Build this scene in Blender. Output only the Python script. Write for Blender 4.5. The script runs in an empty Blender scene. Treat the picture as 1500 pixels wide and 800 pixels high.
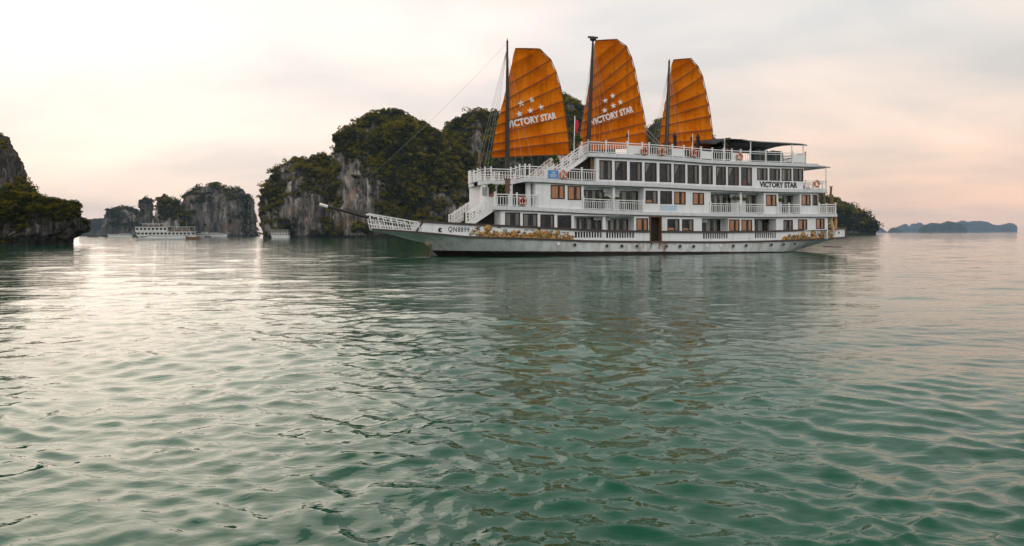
import bpy, math, random
import numpy as np
from mathutils import Vector, Matrix

random.seed(7)
RNG = np.random.default_rng(7)
D = bpy.data
SC = bpy.context.scene
COL = SC.collection

# ------------------------------------------------------------------ camera, sky, sun, exposure
CAM_H = 2.05
F_PX, CX, HY, ROLL = 1000.0, 750.0, 342.3, 0.003
cam_d = D.cameras.new('camera'); cam = D.objects.new('camera', cam_d); COL.objects.link(cam)
cam_d.sensor_width = 36.0; cam_d.lens = 24.0
cam_d.shift_y = -(400.0 - HY) / 1500.0
cam_d.clip_start = 0.1; cam_d.clip_end = 20000.0
cam.location = (0, 0, CAM_H)
cam.rotation_mode = 'QUATERNION'
cam.rotation_quaternion = (Matrix.Rotation(math.radians(90), 4, 'X') @ Matrix.Rotation(-ROLL, 4, 'Z')).to_quaternion()
SC.camera = cam

SUN_AZ, SUN_EL = math.radians(-34), math.radians(24)
world = D.worlds.new('World'); SC.world = world; world.use_nodes = True
nt = world.node_tree; nt.nodes.clear()
def N(tree, t, **kw):
    n = tree.nodes.new(t)
    for k, v in kw.items():
        setattr(n, k, v)
    return n
def L(tree, a, b): tree.links.new(a, b)
def ramp(tree, fac, stops, interp='LINEAR'):
    r = N(tree, 'ShaderNodeValToRGB'); cr = r.color_ramp; cr.interpolation = interp
    while len(cr.elements) < len(stops): cr.elements.new(0.5)
    for e, (p, c) in zip(cr.elements, stops):
        e.position = p; e.color = (c[0], c[1], c[2], 1)
    L(tree, fac, r.inputs[0]); return r.outputs[0]
def mixc(tree, fac, a, b, mode='MIX'):
    m = N(tree, 'ShaderNodeMix', data_type='RGBA', blend_type=mode)
    for s, v in ((m.inputs[0], fac), (m.inputs[6], a), (m.inputs[7], b)):
        if isinstance(v, (int, float)): s.default_value = v
        elif isinstance(v, tuple): s.default_value = (v[0], v[1], v[2], 1)
        else: L(tree, v, s)
    return m.outputs[2]
def mth(tree, op, a, b=None, clamp=False):
    m = N(tree, 'ShaderNodeMath', operation=op, use_clamp=clamp)
    for s, v in zip(m.inputs, (a, b)):
        if v is None: continue
        if isinstance(v, (int, float)): s.default_value = v
        else: L(tree, v, s)
    return m.outputs[0]
def dotv(tree, v, d):
    m = N(tree, 'ShaderNodeVectorMath', operation='DOT_PRODUCT'); L(tree, v, m.inputs[0]); m.inputs[1].default_value = d
    return m.outputs['Value']

sky = N(nt, 'ShaderNodeTexSky', sky_type='NISHITA', sun_disc=False)
sky.sun_elevation = SUN_EL; sky.sun_rotation = SUN_AZ % (2*math.pi); sky.dust_density = 3.0
tc = N(nt, 'ShaderNodeTexCoord'); gen = tc.outputs['Generated']
sx = N(nt, 'ShaderNodeSeparateXYZ'); L(nt, gen, sx.inputs[0])
zz = mth(nt, 'MAXIMUM', sx.outputs['Z'], 0.0)
SUN_DIR = Vector((math.sin(SUN_AZ)*math.cos(SUN_EL), math.cos(SUN_AZ)*math.cos(SUN_EL), math.sin(SUN_EL)))
glow = dotv(nt, gen, tuple(SUN_DIR))                       # 1 towards the veiled sun
# elevation colours of the veil (linear radiance)
elev = ramp(nt, zz, [(0.0, (1.14, 0.66, 0.40)), (0.05, (1.04, 0.69, 0.49)), (0.14, (0.86, 0.70, 0.59)), (0.28, (0.78, 0.735, 0.69)), (0.6, (0.68, 0.66, 0.65)), (1.0, (0.56, 0.585, 0.62))])
left = ramp(nt, glow, [(0.55, (0, 0, 0)), (0.80, (0.45, 0.45, 0.45)), (0.985, (1, 1, 1))])
elevl = ramp(nt, zz, [(0.0, (0.84, 0.645, 0.56)), (0.10, (0.87, 0.715, 0.655)), (0.25, (0.90, 0.80, 0.75)), (0.6, (0.92, 0.89, 0.87))])
veil = mixc(nt, left, elev, elevl)
# behind the camera the sky is raised to brighten the ship's side
back = ramp(nt, mth(nt, 'MULTIPLY_ADD', sx.outputs['Y'], 0.5, ), [(0, (0, 0, 0)), (1, (1, 1, 1))]) if False else None
bk = mth(nt, 'MULTIPLY', sx.outputs['Y'], -1.0)
bkf = ramp(nt, bk, [(-0.0, (0, 0, 0)), (0.55, (1, 1, 1))])
veil = mixc(nt, bkf, veil, (1.14, 1.09, 1.06))
# clouds, sampled on a flattened dome
den = mth(nt, 'ADD', zz, 0.22)
dv = N(nt, 'ShaderNodeCombineXYZ')
L(nt, mth(nt, 'DIVIDE', sx.outputs['X'], den), dv.inputs[0]); L(nt, mth(nt, 'DIVIDE', sx.outputs['Y'], den), dv.inputs[1])
dv.inputs[2].default_value = 3.1
n1 = N(nt, 'ShaderNodeTexNoise'); n1.inputs['Scale'].default_value = 1.15; n1.inputs['Detail'].default_value = 7; n1.inputs['Roughness'].default_value = 0.47; n1.inputs['Distortion'].default_value = 0.25
mp = N(nt, 'ShaderNodeMapping'); mp.inputs['Rotation'].default_value = (0, 0, 0.5); mp.inputs['Scale'].default_value = (1.15, 1.55, 1.0)
L(nt, dv.outputs[0], mp.inputs[0]); L(nt, mp.outputs[0], n1.inputs['Vector'])
cl = ramp(nt, n1.outputs[0], [(0.34, (0.79, 0.845, 0.885)), (0.46, (0.92, 0.945, 0.96)), (0.56, (1.05, 1.02, 1.0)), (0.68, (1.17, 1.12, 1.08))])
veil = mixc(nt, 1.0, veil, cl, 'MULTIPLY')
veil10 = mixc(nt, 1.0, veil, (10.0, 10.0, 10.0), 'MULTIPLY')
full = mixc(nt, 0.93, sky.outputs[0], veil10)
bg = N(nt, 'ShaderNodeBackground'); bg.inputs[1].default_value = 0.1; L(nt, full, bg.inputs[0])
wo = N(nt, 'ShaderNodeOutputWorld'); L(nt, bg.outputs[0], wo.inputs[0])

sun_d = D.lights.new('sun', 'SUN'); sun_d.energy = 0.5; sun_d.angle = math.radians(50); sun_d.color = (1.0, 0.86, 0.70)
sun = D.objects.new('sun', sun_d); COL.objects.link(sun); sun.location = (0, 0, 100)
sun.rotation_euler = SUN_DIR.to_track_quat('Z', 'Y').to_euler()
SC.view_settings.view_transform = 'Standard'; SC.view_settings.look = 'None'
SC.view_settings.exposure = 0.26; SC.view_settings.gamma = 1.0; SC.view_settings.use_curve_mapping = False
SC.render.engine = 'CYCLES'
SC.cycles.use_denoising = True
SC.cycles.max_bounces = 6; SC.cycles.transparent_max_bounces = 8; SC.cycles.volume_bounces = 0

# ------------------------------------------------------------------ measuring helpers
def ray(px, py):
    u = (px - CX) / F_PX; v = (HY - py) / F_PX
    return Vector((u + ROLL * v, 1.0, v - ROLL * u))
def at(px, py, Y):
    d = ray(px, py); return Vector((d.x * Y, Y, CAM_H + d.z * Y))
def project(P):                                            # arrays n x 3 -> pixel coordinates of the photo
    u = P[:, 0] / P[:, 1]; v = (P[:, 2] - CAM_H) / P[:, 1]
    return CX + F_PX * (u - ROLL * v), HY - F_PX * (v + ROLL * u)

SHIP_O = Vector((13.86, 66.0, 0.0)); SHIP_A = math.radians(19.0)
EX = Vector((math.cos(SHIP_A), math.sin(SHIP_A), 0)); EY = Vector((-math.sin(SHIP_A), math.cos(SHIP_A), 0))
BEAM = 9.2; CY = BEAM / 2
def S(px, py, y=0.0):                                      # a point of the ship's plane y -> ship coordinates (x, z)
    d = ray(px, py); c = Vector((0, 0, CAM_H))
    lam = (y + (SHIP_O - c).dot(EY)) / d.dot(EY)
    p = c + d * lam - SHIP_O
    return p.dot(EX), p.z
def poly(pts, y=0.0):
    a = [S(px, py, y if len(r) == 0 else r[0]) for px, py, *r in pts]
    xs = np.array([p[0] for p in a]); zs = np.array([p[1] for p in a])
    return lambda x: float(np.interp(x, xs, zs))

# ------------------------------------------------------------------ numpy noise
_P = RNG.permutation(512); _PP = np.concatenate([_P, _P, _P])
_G = RNG.normal(size=(512, 3)); _G /= np.linalg.norm(_G, axis=1)[:, None]
def pnoise(P):
    I = np.floor(P).astype(int); Fr = P - I; I &= 511
    u = Fr * Fr * Fr * (Fr * (Fr * 6 - 15) + 10)
    r = 0
    for a in (0, 1):
        for b in (0, 1):
            for c in (0, 1):
                h = _PP[(_PP[(_PP[(I[:, 0] + a) & 511] + I[:, 1] + b) & 511] + I[:, 2] + c) & 511]
                g = _G[h]; dd = ((Fr - (a, b, c)) * g).sum(1)
                w = (u[:, 0] if a else 1 - u[:, 0]) * (u[:, 1] if b else 1 - u[:, 1]) * (u[:, 2] if c else 1 - u[:, 2])
                r = r + w * dd
    return r * 1.5
def fbm(P, o=4, g=0.5):
    r = 0; a = 1
    for k in range(o):
        r = r + a * pnoise(P * (2 ** k) + 17.3 * k); a *= g
    return r

# ------------------------------------------------------------------ object helpers
def tag(o, label=None, cat=None, group=None, kind=None):
    if label: o['label'] = label
    if cat: o['category'] = cat
    if group: o['group'] = group
    if kind: o['kind'] = kind
    return o
def thing(name, label, cat, loc=(0, 0, 0), rz=0, group=None):
    o = D.objects.new(name, None); COL.objects.link(o); o.location = loc; o.rotation_euler = (0, 0, rz)
    o.empty_display_size = 0.3
    return tag(o, label, cat, group)
def copy_tree(o, parent=None):
    c = o.copy(); COL.objects.link(c); c.parent = parent
    for ch in list(o.children): copy_tree(ch, c)
    return c
def np_mesh(name, V, Fq, mat, parent=None, smooth=True, attrs=None):
    me = D.meshes.new(name); n = len(V); m = len(Fq); k = Fq.shape[1]
    me.vertices.add(n); me.vertices.foreach_set('co', np.ascontiguousarray(V, dtype=np.float32).ravel())
    me.loops.add(m * k); me.loops.foreach_set('vertex_index', np.ascontiguousarray(Fq, dtype=np.int32).ravel())
    me.polygons.add(m); me.polygons.foreach_set('loop_start', np.arange(0, m * k, k, dtype=np.int32))
    me.polygons.foreach_set('use_smooth', np.full(m, smooth))
    me.update(calc_edges=True); me.validate()
    for an, av in (attrs or {}).items():
        a = me.attributes.new(an, 'FLOAT', 'POINT'); a.data.foreach_set('value', np.asarray(av, dtype=np.float32))
    me.materials.append(mat)
    o = D.objects.new(name, me); COL.objects.link(o)
    if parent: o.parent = parent
    return o
class MB:
    def __init__(s): s.v = []; s.f = []; s.sm = []
    def add(s, vs, fs, smooth=False):
        b = len(s.v); s.v += [tuple(v) for v in vs]; s.f += [tuple(b + i for i in f) for f in fs]; s.sm += [smooth] * len(fs); return s
    def hexa(s, p):      # 4 bottom ccw, 4 top ccw
        return s.add(p, [(3, 2, 1, 0), (4, 5, 6, 7), (0, 1, 5, 4), (1, 2, 6, 5), (2, 3, 7, 6), (3, 0, 4, 7)])
    def box(s, x0, x1, y0, y1, z0, z1):
        return s.hexa([(x0, y0, z0), (x1, y0, z0), (x1, y1, z0), (x0, y1, z0), (x0, y0, z1), (x1, y0, z1), (x1, y1, z1), (x0, y1, z1)])
    def seg(s, xa, xb, ya, yb, t, z0a, z1a, z0b, z1b):   # wall piece from (xa,ya) to (xb,yb), thickness t inwards
        return s.hexa([(xa, ya, z0a), (xb, yb, z0b), (xb, yb + t, z0b), (xa, ya + t, z0a), (xa, ya, z1a), (xb, yb, z1b), (xb, yb + t, z1b), (xa, ya + t, z1a)])
    def bar(s, a, b, w, h=None):                           # square bar between two points
        a = Vector(a); b = Vector(b); d = (b - a); h = h or w
        if d.length < 1e-6: return s
        d.normalize(); up = Vector((0, 0, 1)) if abs(d.z) < 0.95 else Vector((1, 0, 0))
        r = d.cross(up).normalized(); q = r.cross(d)
        c = lambda p, i, j: p + r * (i * w / 2) + q * (j * h / 2)
        return s.hexa([c(a, -1, -1), c(a, 1, -1), c(a, 1, 1), c(a, -1, 1), c(b, -1, -1), c(b, 1, -1), c(b, 1, 1), c(b, -1, 1)])
    def tube(s, pts, rad, n=10, cap=True):
        pts = [Vector(p) for p in pts]; k = len(pts); vs = []
        if not isinstance(rad, (list, tuple)): rad = [rad] * k
        for i, p in enumerate(pts):
            d = (pts[min(i + 1, k - 1)] - pts[max(i - 1, 0)]).normalized()
            up = Vector((0, 0, 1)) if abs(d.z) < 0.9 else Vector((1, 0, 0))
            r = d.cross(up).normalized(); q = r.cross(d)
            vs += [p + (r * math.cos(2 * math.pi * j / n) + q * math.sin(2 * math.pi * j / n)) * rad[i] for j in range(n)]
        fs = [(i * n + j, i * n + (j + 1) % n, (i + 1) * n + (j + 1) % n, (i + 1) * n + j) for i in range(k - 1) for j in range(n)]
        s.add(vs, fs, True)
        if cap: s.add(vs[:n], [tuple(range(n))[::-1]]); s.add(vs[-n:], [tuple(range(n))])
        return s
    def lathe(s, c, prof, n=16):                           # prof: (radius, z) upward
        return s.tube([(c[0], c[1], c[2] + z) for r, z in prof], [max(r, 1e-4) for r, z in prof], n)
    def ball(s, c, r, n=10, m=7, sc=(1, 1, 1), bump=0):
        vs = []; fs = []
        for i in range(m + 1):
            a = math.pi * i / m
            for j in range(n):
                b = 2 * math.pi * j / n
                k = 1 + (bump * math.cos(6 * b) if bump else 0)
                vs.append((c[0] + r * sc[0] * k * math.sin(a) * math.cos(b), c[1] + r * sc[1] * k * math.sin(a) * math.sin(b), c[2] + r * sc[2] * math.cos(a)))
        for i in range(m):
            for j in range(n):
                fs.append((i * n + j, (i + 1) * n + j, (i + 1) * n + (j + 1) % n, i * n + (j + 1) % n))
        return s.add(vs, fs, True)
    def torus(s, c, R, r, ax_x, ax_z, n=28, m=10, a0=0, a1=2 * math.pi):
        c = Vector(c); ex = Vector(ax_x); ez = Vector(ax_z); ny = ex.cross(ez); vs = []; fs = []
        closed = abs(a1 - a0 - 2 * math.pi) < 1e-3; k = n if closed else n + 1
        for i in range(k):
            a = a0 + (a1 - a0) * i / n; d = ex * math.cos(a) + ez * math.sin(a)
            for j in range(m):
                b = 2 * math.pi * j / m; vs.append(c + d * (R + r * math.cos(b)) + ny * (r * math.sin(b)))
        for i in range(n):
            for j in range(m):
                fs.append((i * m + j, ((i + 1) % k) * m + j, ((i + 1) % k) * m + (j + 1) % m, i * m + (j + 1) % m))
        return s.add(vs, fs, True)
    def build(s, name, mat, parent=None):
        me = D.meshes.new(name); me.from_pydata(s.v, [], s.f); me.validate()
        if len(me.polygons) == len(s.sm): me.polygons.foreach_set('use_smooth', s.sm)
        me.materials.append(mat); o = D.objects.new(name, me); COL.objects.link(o)
        import bmesh
        bm = bmesh.new(); bm.from_mesh(me); bmesh.ops.recalc_face_normals(bm, faces=bm.faces); bm.to_mesh(me); bm.free()
        if parent: o.parent = parent
        return o

# ------------------------------------------------------------------ materials
def principled(name, col, rough=0.6, metal=0.0, spec=0.5):
    m = D.materials.new(name); m.use_nodes = True; b = m.node_tree.nodes['Principled BSDF']
    b.inputs['Base Color'].default_value = (*col, 1); b.inputs['Roughness'].default_value = rough
    b.inputs['Metallic'].default_value = metal; b.inputs['Specular IOR Level'].default_value = spec
    return m, m.node_tree, b
def noisy(name, col, rough=0.6, var=0.15, scale=3.0, metal=0.0, stretch=(1, 1, 1), bump=0.0, dirt=None):
    m, t, b = principled(name, col, rough, metal)
    c = N(t, 'ShaderNodeTexCoord'); mp_ = N(t, 'ShaderNodeMapping'); mp_.inputs['Scale'].default_value = stretch
    L(t, c.outputs['Object'], mp_.inputs[0])
    n = N(t, 'ShaderNodeTexNoise'); n.inputs['Scale'].default_value = scale; n.inputs['Detail'].default_value = 6; n.inputs['Roughness'].default_value = 0.6
    L(t, mp_.outputs[0], n.inputs['Vector'])
    lo = tuple(x * (1 - var) for x in col); hi = tuple(min(1, x * (1 + var)) for x in col)
    cc = ramp(t, n.outputs[0], [(0.3, lo), (0.7, hi)])
    if dirt:
        mp2 = N(t, 'ShaderNodeMapping'); mp2.inputs['Scale'].default_value = (1.6, 1.6, 0.22); L(t, c.outputs['Object'], mp2.inputs[0])
        n2 = N(t, 'ShaderNodeTexNoise'); n2.inputs['Scale'].default_value = 1.3; n2.inputs['Detail'].default_value = 8; n2.inputs['Roughness'].default_value = 0.65
        L(t, mp2.outputs[0], n2.inputs['Vector'])
        cc = mixc(t, ramp(t, n2.outputs[0], [(0.52, (0, 0, 0)), (0.78, (0.6, 0.6, 0.6))]), cc, dirt)
    L(t, cc, b.inputs['Base Color'])
    if bump:
        bp = N(t, 'ShaderNodeBump'); bp.inputs['Strength'].default_value = bump; bp.inputs['Distance'].default_value = 0.05
        L(t, n.outputs[0], bp.inputs['Height']); L(t, bp.outputs[0], b.inputs['Normal'])
    return m
M = {}
M['white'] = noisy('white paint', (0.80, 0.805, 0.81), 0.45, 0.05, 1.2, dirt=(0.52, 0.48, 0.42))
M['rail'] = noisy('white rail paint', (0.82, 0.815, 0.80), 0.45, 0.06, 2.0)
M['trim'] = noisy('fresh white trim', (0.86, 0.85, 0.84), 0.4, 0.04, 3)
M['slab'] = noisy('deck edge paint', (0.66, 0.67, 0.68), 0.5, 0.07, 1.5, dirt=(0.38, 0.36, 0.33))
M['dark'] = noisy('dark stained timber and edge shadow', (0.045, 0.026, 0.02), 0.45, 0.3, 4)
M['frame'] = noisy('brown window frame', (0.032, 0.013, 0.009), 0.4, 0.3, 5)
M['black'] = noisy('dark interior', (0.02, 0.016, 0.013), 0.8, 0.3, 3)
M['roomdark'] = noisy('unlit room backing', (0.05, 0.045, 0.043), 0.85, 0.3, 3)  # dark tone standing in for unlit rooms behind the glass
M['pale'] = noisy('pale curtain', (0.66, 0.61, 0.53), 0.9, 0.12, 9, stretch=(1, 1, 0.1))
M['amber'] = noisy('glowing amber curtain', (0.85, 0.40, 0.17), 0.85, 0.15, 8, stretch=(1, 1, 0.1))
_b = M['amber'].node_tree.nodes['Principled BSDF']; _b.inputs['Emission Color'].default_value = (1.0, 0.42, 0.16, 1); _b.inputs['Emission Strength'].default_value = 0.13  # weak glow added to brighten these curtains
M['red'] = noisy('red cushion', (0.45, 0.04, 0.05), 0.8, 0.2, 8)
M['grey'] = noisy('grey metal', (0.35, 0.35, 0.35), 0.5, 0.12, 4)
M['ac'] = noisy('air conditioner casing', (0.62, 0.62, 0.60), 0.5, 0.08, 5)
M['gold'] = noisy('gilded carving', (0.44, 0.24, 0.06), 0.42, 0.6, 7, bump=0.4)
M['goldd'] = noisy('darker gilding', (0.20, 0.105, 0.03), 0.55, 0.6, 7, bump=0.5)  # darker tone of the gilded carving
M['cream'] = noisy('cream carving', (0.55, 0.44, 0.27), 0.6, 0.25, 7, bump=0.3)
M['mast'] = noisy('dark mast timber', (0.020, 0.014, 0.012), 0.5, 0.35, 3, stretch=(1, 1, .15))
M['batten'] = noisy('batten timber', (0.20, 0.055, 0.006), 0.6, 0.25, 4)
M['rope'] = noisy('rope', (0.32, 0.30, 0.27), 0.8, 0.2, 10)
M['ringo'] = noisy('orange ring', (0.66, 0.15, 0.05), 0.5, 0.12, 6)
M['ringw'] = noisy('white ring band', (0.72, 0.70, 0.66), 0.5, 0.08, 6)
M['tarp'] = noisy('dark green tarpaulin', (0.016, 0.030, 0.028), 0.55, 0.35, 5, bump=0.5)
M['awning'] = noisy('dark awning cloth', (0.03, 0.032, 0.033), 0.7, 0.25, 3)
M['wood'] = noisy('brown carved timber', (0.16, 0.075, 0.035), 0.55, 0.35, 6)
M['deck'] = noisy('deck planks', (0.25, 0.16, 0.10), 0.6, 0.2, 3)
M['blue'] = noisy('blue banner cloth', (0.06, 0.26, 0.62), 0.6, 0.12, 5)
M['paleblue'] = noisy('pale blue print', (0.30, 0.52, 0.68), 0.6, 0.1, 5)
M['ink'] = noisy('black lettering paint', (0.03, 0.022, 0.02), 0.45, 0.2, 6)
M['letter'] = noisy('white lettering paint', (0.78, 0.74, 0.68), 0.6, 0.08, 6)
M['flag'] = noisy('red flag cloth', (0.55, 0.02, 0.03), 0.7, 0.15, 6)
M['pot'] = noisy('clay pot', (0.25, 0.11, 0.06), 0.7, 0.2, 6)
M['rust'] = noisy('rusty steel', (0.16, 0.08, 0.045), 0.7, 0.5, 8)
M['boat'] = noisy('boat paint', (0.70, 0.70, 0.68), 0.5, 0.08, 1.0, dirt=(0.4, 0.37, 0.33))

def glass_mat():
    m = D.materials.new('window glass'); m.use_nodes = True; t = m.node_tree; t.nodes.clear()
    tr = N(t, 'ShaderNodeBsdfTransparent'); tr.inputs[0].default_value = (0.80, 0.80, 0.78, 1)
    gl = N(t, 'ShaderNodeBsdfGlossy'); gl.inputs['Roughness'].default_value = 0.03
    fr = N(t, 'ShaderNodeFresnel'); fr.inputs[0].default_value = 1.36
    mx = N(t, 'ShaderNodeMixShader'); L(t, fr.outputs[0], mx.inputs[0]); L(t, tr.outputs[0], mx.inputs[1]); L(t, gl.outputs[0], mx.inputs[2])
    o = N(t, 'ShaderNodeOutputMaterial'); L(t, mx.outputs[0], o.inputs[0]); return m
M['glass'] = glass_mat()

def hull_mat():
    m, t, b = principled('hull paint', (0.72, 0.735, 0.74), 0.35)
    c = N(t, 'ShaderNodeTexCoord'); s = N(t, 'ShaderNodeSeparateXYZ'); L(t, c.outputs['Object'], s.inputs[0])
    n = N(t, 'ShaderNodeTexNoise'); n.inputs['Scale'].default_value = 1.0; n.inputs['Detail'].default_value = 8; n.inputs['Roughness'].default_value = 0.65
    mp_ = N(t, 'ShaderNodeMapping'); mp_.inputs['Scale'].default_value = (1.5, 1.5, 0.35); L(t, c.outputs['Object'], mp_.inputs[0]); L(t, mp_.outputs[0], n.inputs['Vector'])
    col = mixc(t, ramp(t, n.outputs[0], [(0.46, (0, 0, 0)), (0.70, (0.8, 0.8, 0.8))]), (0.80, 0.81, 0.81), (0.47, 0.43, 0.37))
    # rust under the boarding door and along the seams
    rx = mth(t, 'ABSOLUTE', mth(t, 'ADD', s.outputs['X'], -0.6))
    rm = mth(t, 'MULTIPLY', mth(t, 'SUBTRACT', 1.0, mth(t, 'DIVIDE', rx, 4.5), True), ramp(t, n.outputs[0], [(0.50, (0, 0, 0)), (0.62, (1, 1, 1))]))
    col = mixc(t, mth(t, 'MULTIPLY', rm, 0.8), col, (0.36, 0.19, 0.09))
    # plate seams every few metres
    wv = mth(t, 'FRACT', mth(t, 'MULTIPLY', mth(t, 'ADD', s.outputs['X'], 40.35), 0.1613))
    seam = mth(t, 'LESS_THAN', wv, 0.004)
    col = mixc(t, mth(t, 'MULTIPLY', seam, 0.45), col, (0.35, 0.32, 0.28))
    n3 = N(t, 'ShaderNodeTexNoise'); n3.inputs['Scale'].default_value = 2.2; n3.inputs['Detail'].default_value = 5; L(t, c.outputs['Object'], n3.inputs['Vector'])
    line = mth(t, 'ADD', mth(t, 'MULTIPLY', s.outputs['X'], -0.0125), mth(t, 'ADD', mth(t, 'MULTIPLY', n3.outputs[0], 0.10), 0.22))
    boot = mth(t, 'LESS_THAN', s.outputs['Z'], line)
    col = mixc(t, boot, col, mixc(t, n3.outputs[0], (0.012, 0.010, 0.010), (0.05, 0.025, 0.02)))
    L(t, col, b.inputs['Base Color']); return m
M['hull'] = hull_mat()

def sail_mat():
    m = D.materials.new('orange sailcloth'); m.use_nodes = True; t = m.node_tree; t.nodes.clear()
    c = N(t, 'ShaderNodeTexCoord')
    n = N(t, 'ShaderNodeTexNoise'); n.inputs['Scale'].default_value = 0.45; n.inputs['Detail'].default_value = 8; n.inputs['Roughness'].default_value = 0.6
    L(t, c.outputs['Object'], n.inputs['Vector'])
    mp_ = N(t, 'ShaderNodeMapping'); mp_.inputs['Scale'].default_value = (0.7, 1, 4.0); mp_.inputs['Rotation'].default_value = (0, -0.45, 0); L(t, c.outputs['Object'], mp_.inputs[0])
    n2 = N(t, 'ShaderNodeTexNoise'); n2.inputs['Scale'].default_value = 1.0; n2.inputs['Detail'].default_value = 5; n2.inputs['Distortion'].default_value = 0.6; L(t, mp_.outputs[0], n2.inputs['Vector'])
    col = ramp(t, n.outputs[0], [(0.3, (0.52, 0.112, 0.003)), (0.48, (0.70, 0.178, 0.005)), (0.70, (0.80, 0.24, 0.014))])
    pa = N(t, 'ShaderNodeAttribute', attribute_name='panel')
    col = mixc(t, 1.0, col, ramp(t, pa.outputs['Fac'], [(0.0, (0.74, 0.66, 0.6)), (0.5, (0.95, 0.95, 0.95)), (1.0, (1.14, 1.20, 1.35))]), 'MULTIPLY')
    ms = N(t, 'ShaderNodeMapping'); ms.inputs['Scale'].default_value = (1.6, 1, 0.12); L(t, c.outputs['Object'], ms.inputs[0])
    n3 = N(t, 'ShaderNodeTexNoise'); n3.inputs['Scale'].default_value = 1.6; n3.inputs['Detail'].default_value = 6; L(t, ms.outputs[0], n3.inputs['Vector'])
    col = mixc(t, ramp(t, n3.outputs[0], [(0.50, (0, 0, 0)), (0.72, (0.5, 0.5, 0.5))]), col, (0.20, 0.05, 0.006))
    bp = N(t, 'ShaderNodeBump'); bp.inputs['Strength'].default_value = 0.9; bp.inputs['Distance'].default_value = 0.2; L(t, n2.outputs[0], bp.inputs['Height'])
    df = N(t, 'ShaderNodeBsdfDiffuse'); L(t, col, df.inputs[0]); L(t, bp.outputs[0], df.inputs['Normal'])
    tr = N(t, 'ShaderNodeBsdfTranslucent'); L(t, col, tr.inputs[0]); L(t, bp.outputs[0], tr.inputs['Normal'])
    mx = N(t, 'ShaderNodeMixShader'); mx.inputs[0].default_value = 0.28; L(t, df.outputs[0], mx.inputs[1]); L(t, tr.outputs[0], mx.inputs[2])
    o = N(t, 'ShaderNodeOutputMaterial'); L(t, mx.outputs[0], o.inputs[0]); return m
M['sail'] = sail_mat()

def leaf_mat(name, stops):
    m = D.materials.new(name); m.use_nodes = True; t = m.node_tree; t.nodes.clear()
    a = N(t, 'ShaderNodeAttribute', attribute_name='tint')
    col = ramp(t, a.outputs['Fac'], stops)
    df = N(t, 'ShaderNodeBsdfDiffuse'); L(t, col, df.inputs[0])
    tr = N(t, 'ShaderNodeBsdfTranslucent'); L(t, col, tr.inputs[0])
    mx = N(t, 'ShaderNodeMixShader'); mx.inputs[0].default_value = 0.25; L(t, df.outputs[0], mx.inputs[1]); L(t, tr.outputs[0], mx.inputs[2])
    o = N(t, 'ShaderNodeOutputMaterial'); L(t, mx.outputs[0], o.inputs[0]); return m
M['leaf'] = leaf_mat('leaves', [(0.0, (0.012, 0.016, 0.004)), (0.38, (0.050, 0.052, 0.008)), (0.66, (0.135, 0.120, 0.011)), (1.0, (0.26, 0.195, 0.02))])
M['plant'] = leaf_mat('potted leaves', [(0.0, (0.02, 0.05, 0.012)), (0.6, (0.06, 0.11, 0.025)), (1.0, (0.2, 0.22, 0.05))])

def rock_mat(name, scale, tone=1.0):
    m, t, b = principled(name, (0.25, 0.24, 0.23), 0.9, spec=0.2)
    c = N(t, 'ShaderNodeTexCoord')
    mp_ = N(t, 'ShaderNodeMapping'); mp_.inputs['Scale'].default_value = (scale, scale, scale * 0.22); L(t, c.outputs['Object'], mp_.inputs[0])
    n = N(t, 'ShaderNodeTexNoise'); n.inputs['Scale'].default_value = 1.0; n.inputs['Detail'].default_value = 9; n.inputs['Roughness'].default_value = 0.68; n.inputs['Distortion'].default_value = 0.7
    L(t, mp_.outputs[0], n.inputs['Vector'])
    k = tone
    col = ramp(t, n.outputs[0], [(0.30, (0.022*k, 0.020*k, 0.019*k)), (0.42, (0.085*k, 0.076*k, 0.070*k)), (0.52, (0.20*k, 0.178*k, 0.158*k)), (0.62, (0.36*k, 0.325*k, 0.285*k)), (0.75, (0.46*k, 0.42*k, 0.38*k))])
    ms = N(t, 'ShaderNodeMapping'); ms.inputs['Scale'].default_value = (scale * 3.2, scale * 3.2, scale * 0.16); L(t, c.outputs['Object'], ms.inputs[0])
    n4 = N(t, 'ShaderNodeTexNoise'); n4.inputs['Scale'].default_value = 1.0; n4.inputs['Detail'].default_value = 6; n4.inputs['Roughness'].default_value = 0.6; n4.inputs['Distortion'].default_value = 0.4; L(t, ms.outputs[0], n4.inputs['Vector'])
    col = mixc(t, 1.0, col, ramp(t, n4.outputs[0], [(0.34, (0.22, 0.21, 0.21)), (0.5, (0.85, 0.84, 0.83)), (0.66, (1.35, 1.32, 1.28))]), 'MULTIPLY')
    n2 = N(t, 'ShaderNodeTexNoise'); n2.inputs['Scale'].default_value = scale * 0.45; n2.inputs['Detail'].default_value = 5; L(t, c.outputs['Object'], n2.inputs['Vector'])
    col = mixc(t, ramp(t, n2.outputs[0], [(0.56, (0, 0, 0)), (0.72, (0.6, 0.6, 0.6))]), col, (0.24*k, 0.13*k, 0.06*k))
    a = N(t, 'ShaderNodeAttribute', attribute_name='veg')
    col = mixc(t, a.outputs['Fac'], col, (0.022, 0.024, 0.012))
    s = N(t, 'ShaderNodeSeparateXYZ'); L(t, c.outputs['Object'], s.inputs[0])
    wet = mth(t, 'LESS_THAN', s.outputs['Z'], mth(t, 'ADD', mth(t, 'MULTIPLY', n.outputs[0], 2.0), 0.35))
    col = mixc(t, mth(t, 'MULTIPLY', wet, 0.8), col, (0.018, 0.017, 0.015))
    L(t, col, b.inputs['Base Color'])
    bp = N(t, 'ShaderNodeBump'); bp.inputs['Strength'].default_value = 0.9; bp.inputs['Distance'].default_value = 0.9 / scale * 0.35
    L(t, n.outputs[0], bp.inputs['Height']); L(t, bp.outputs[0], b.inputs['Normal'])
    return m
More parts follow.
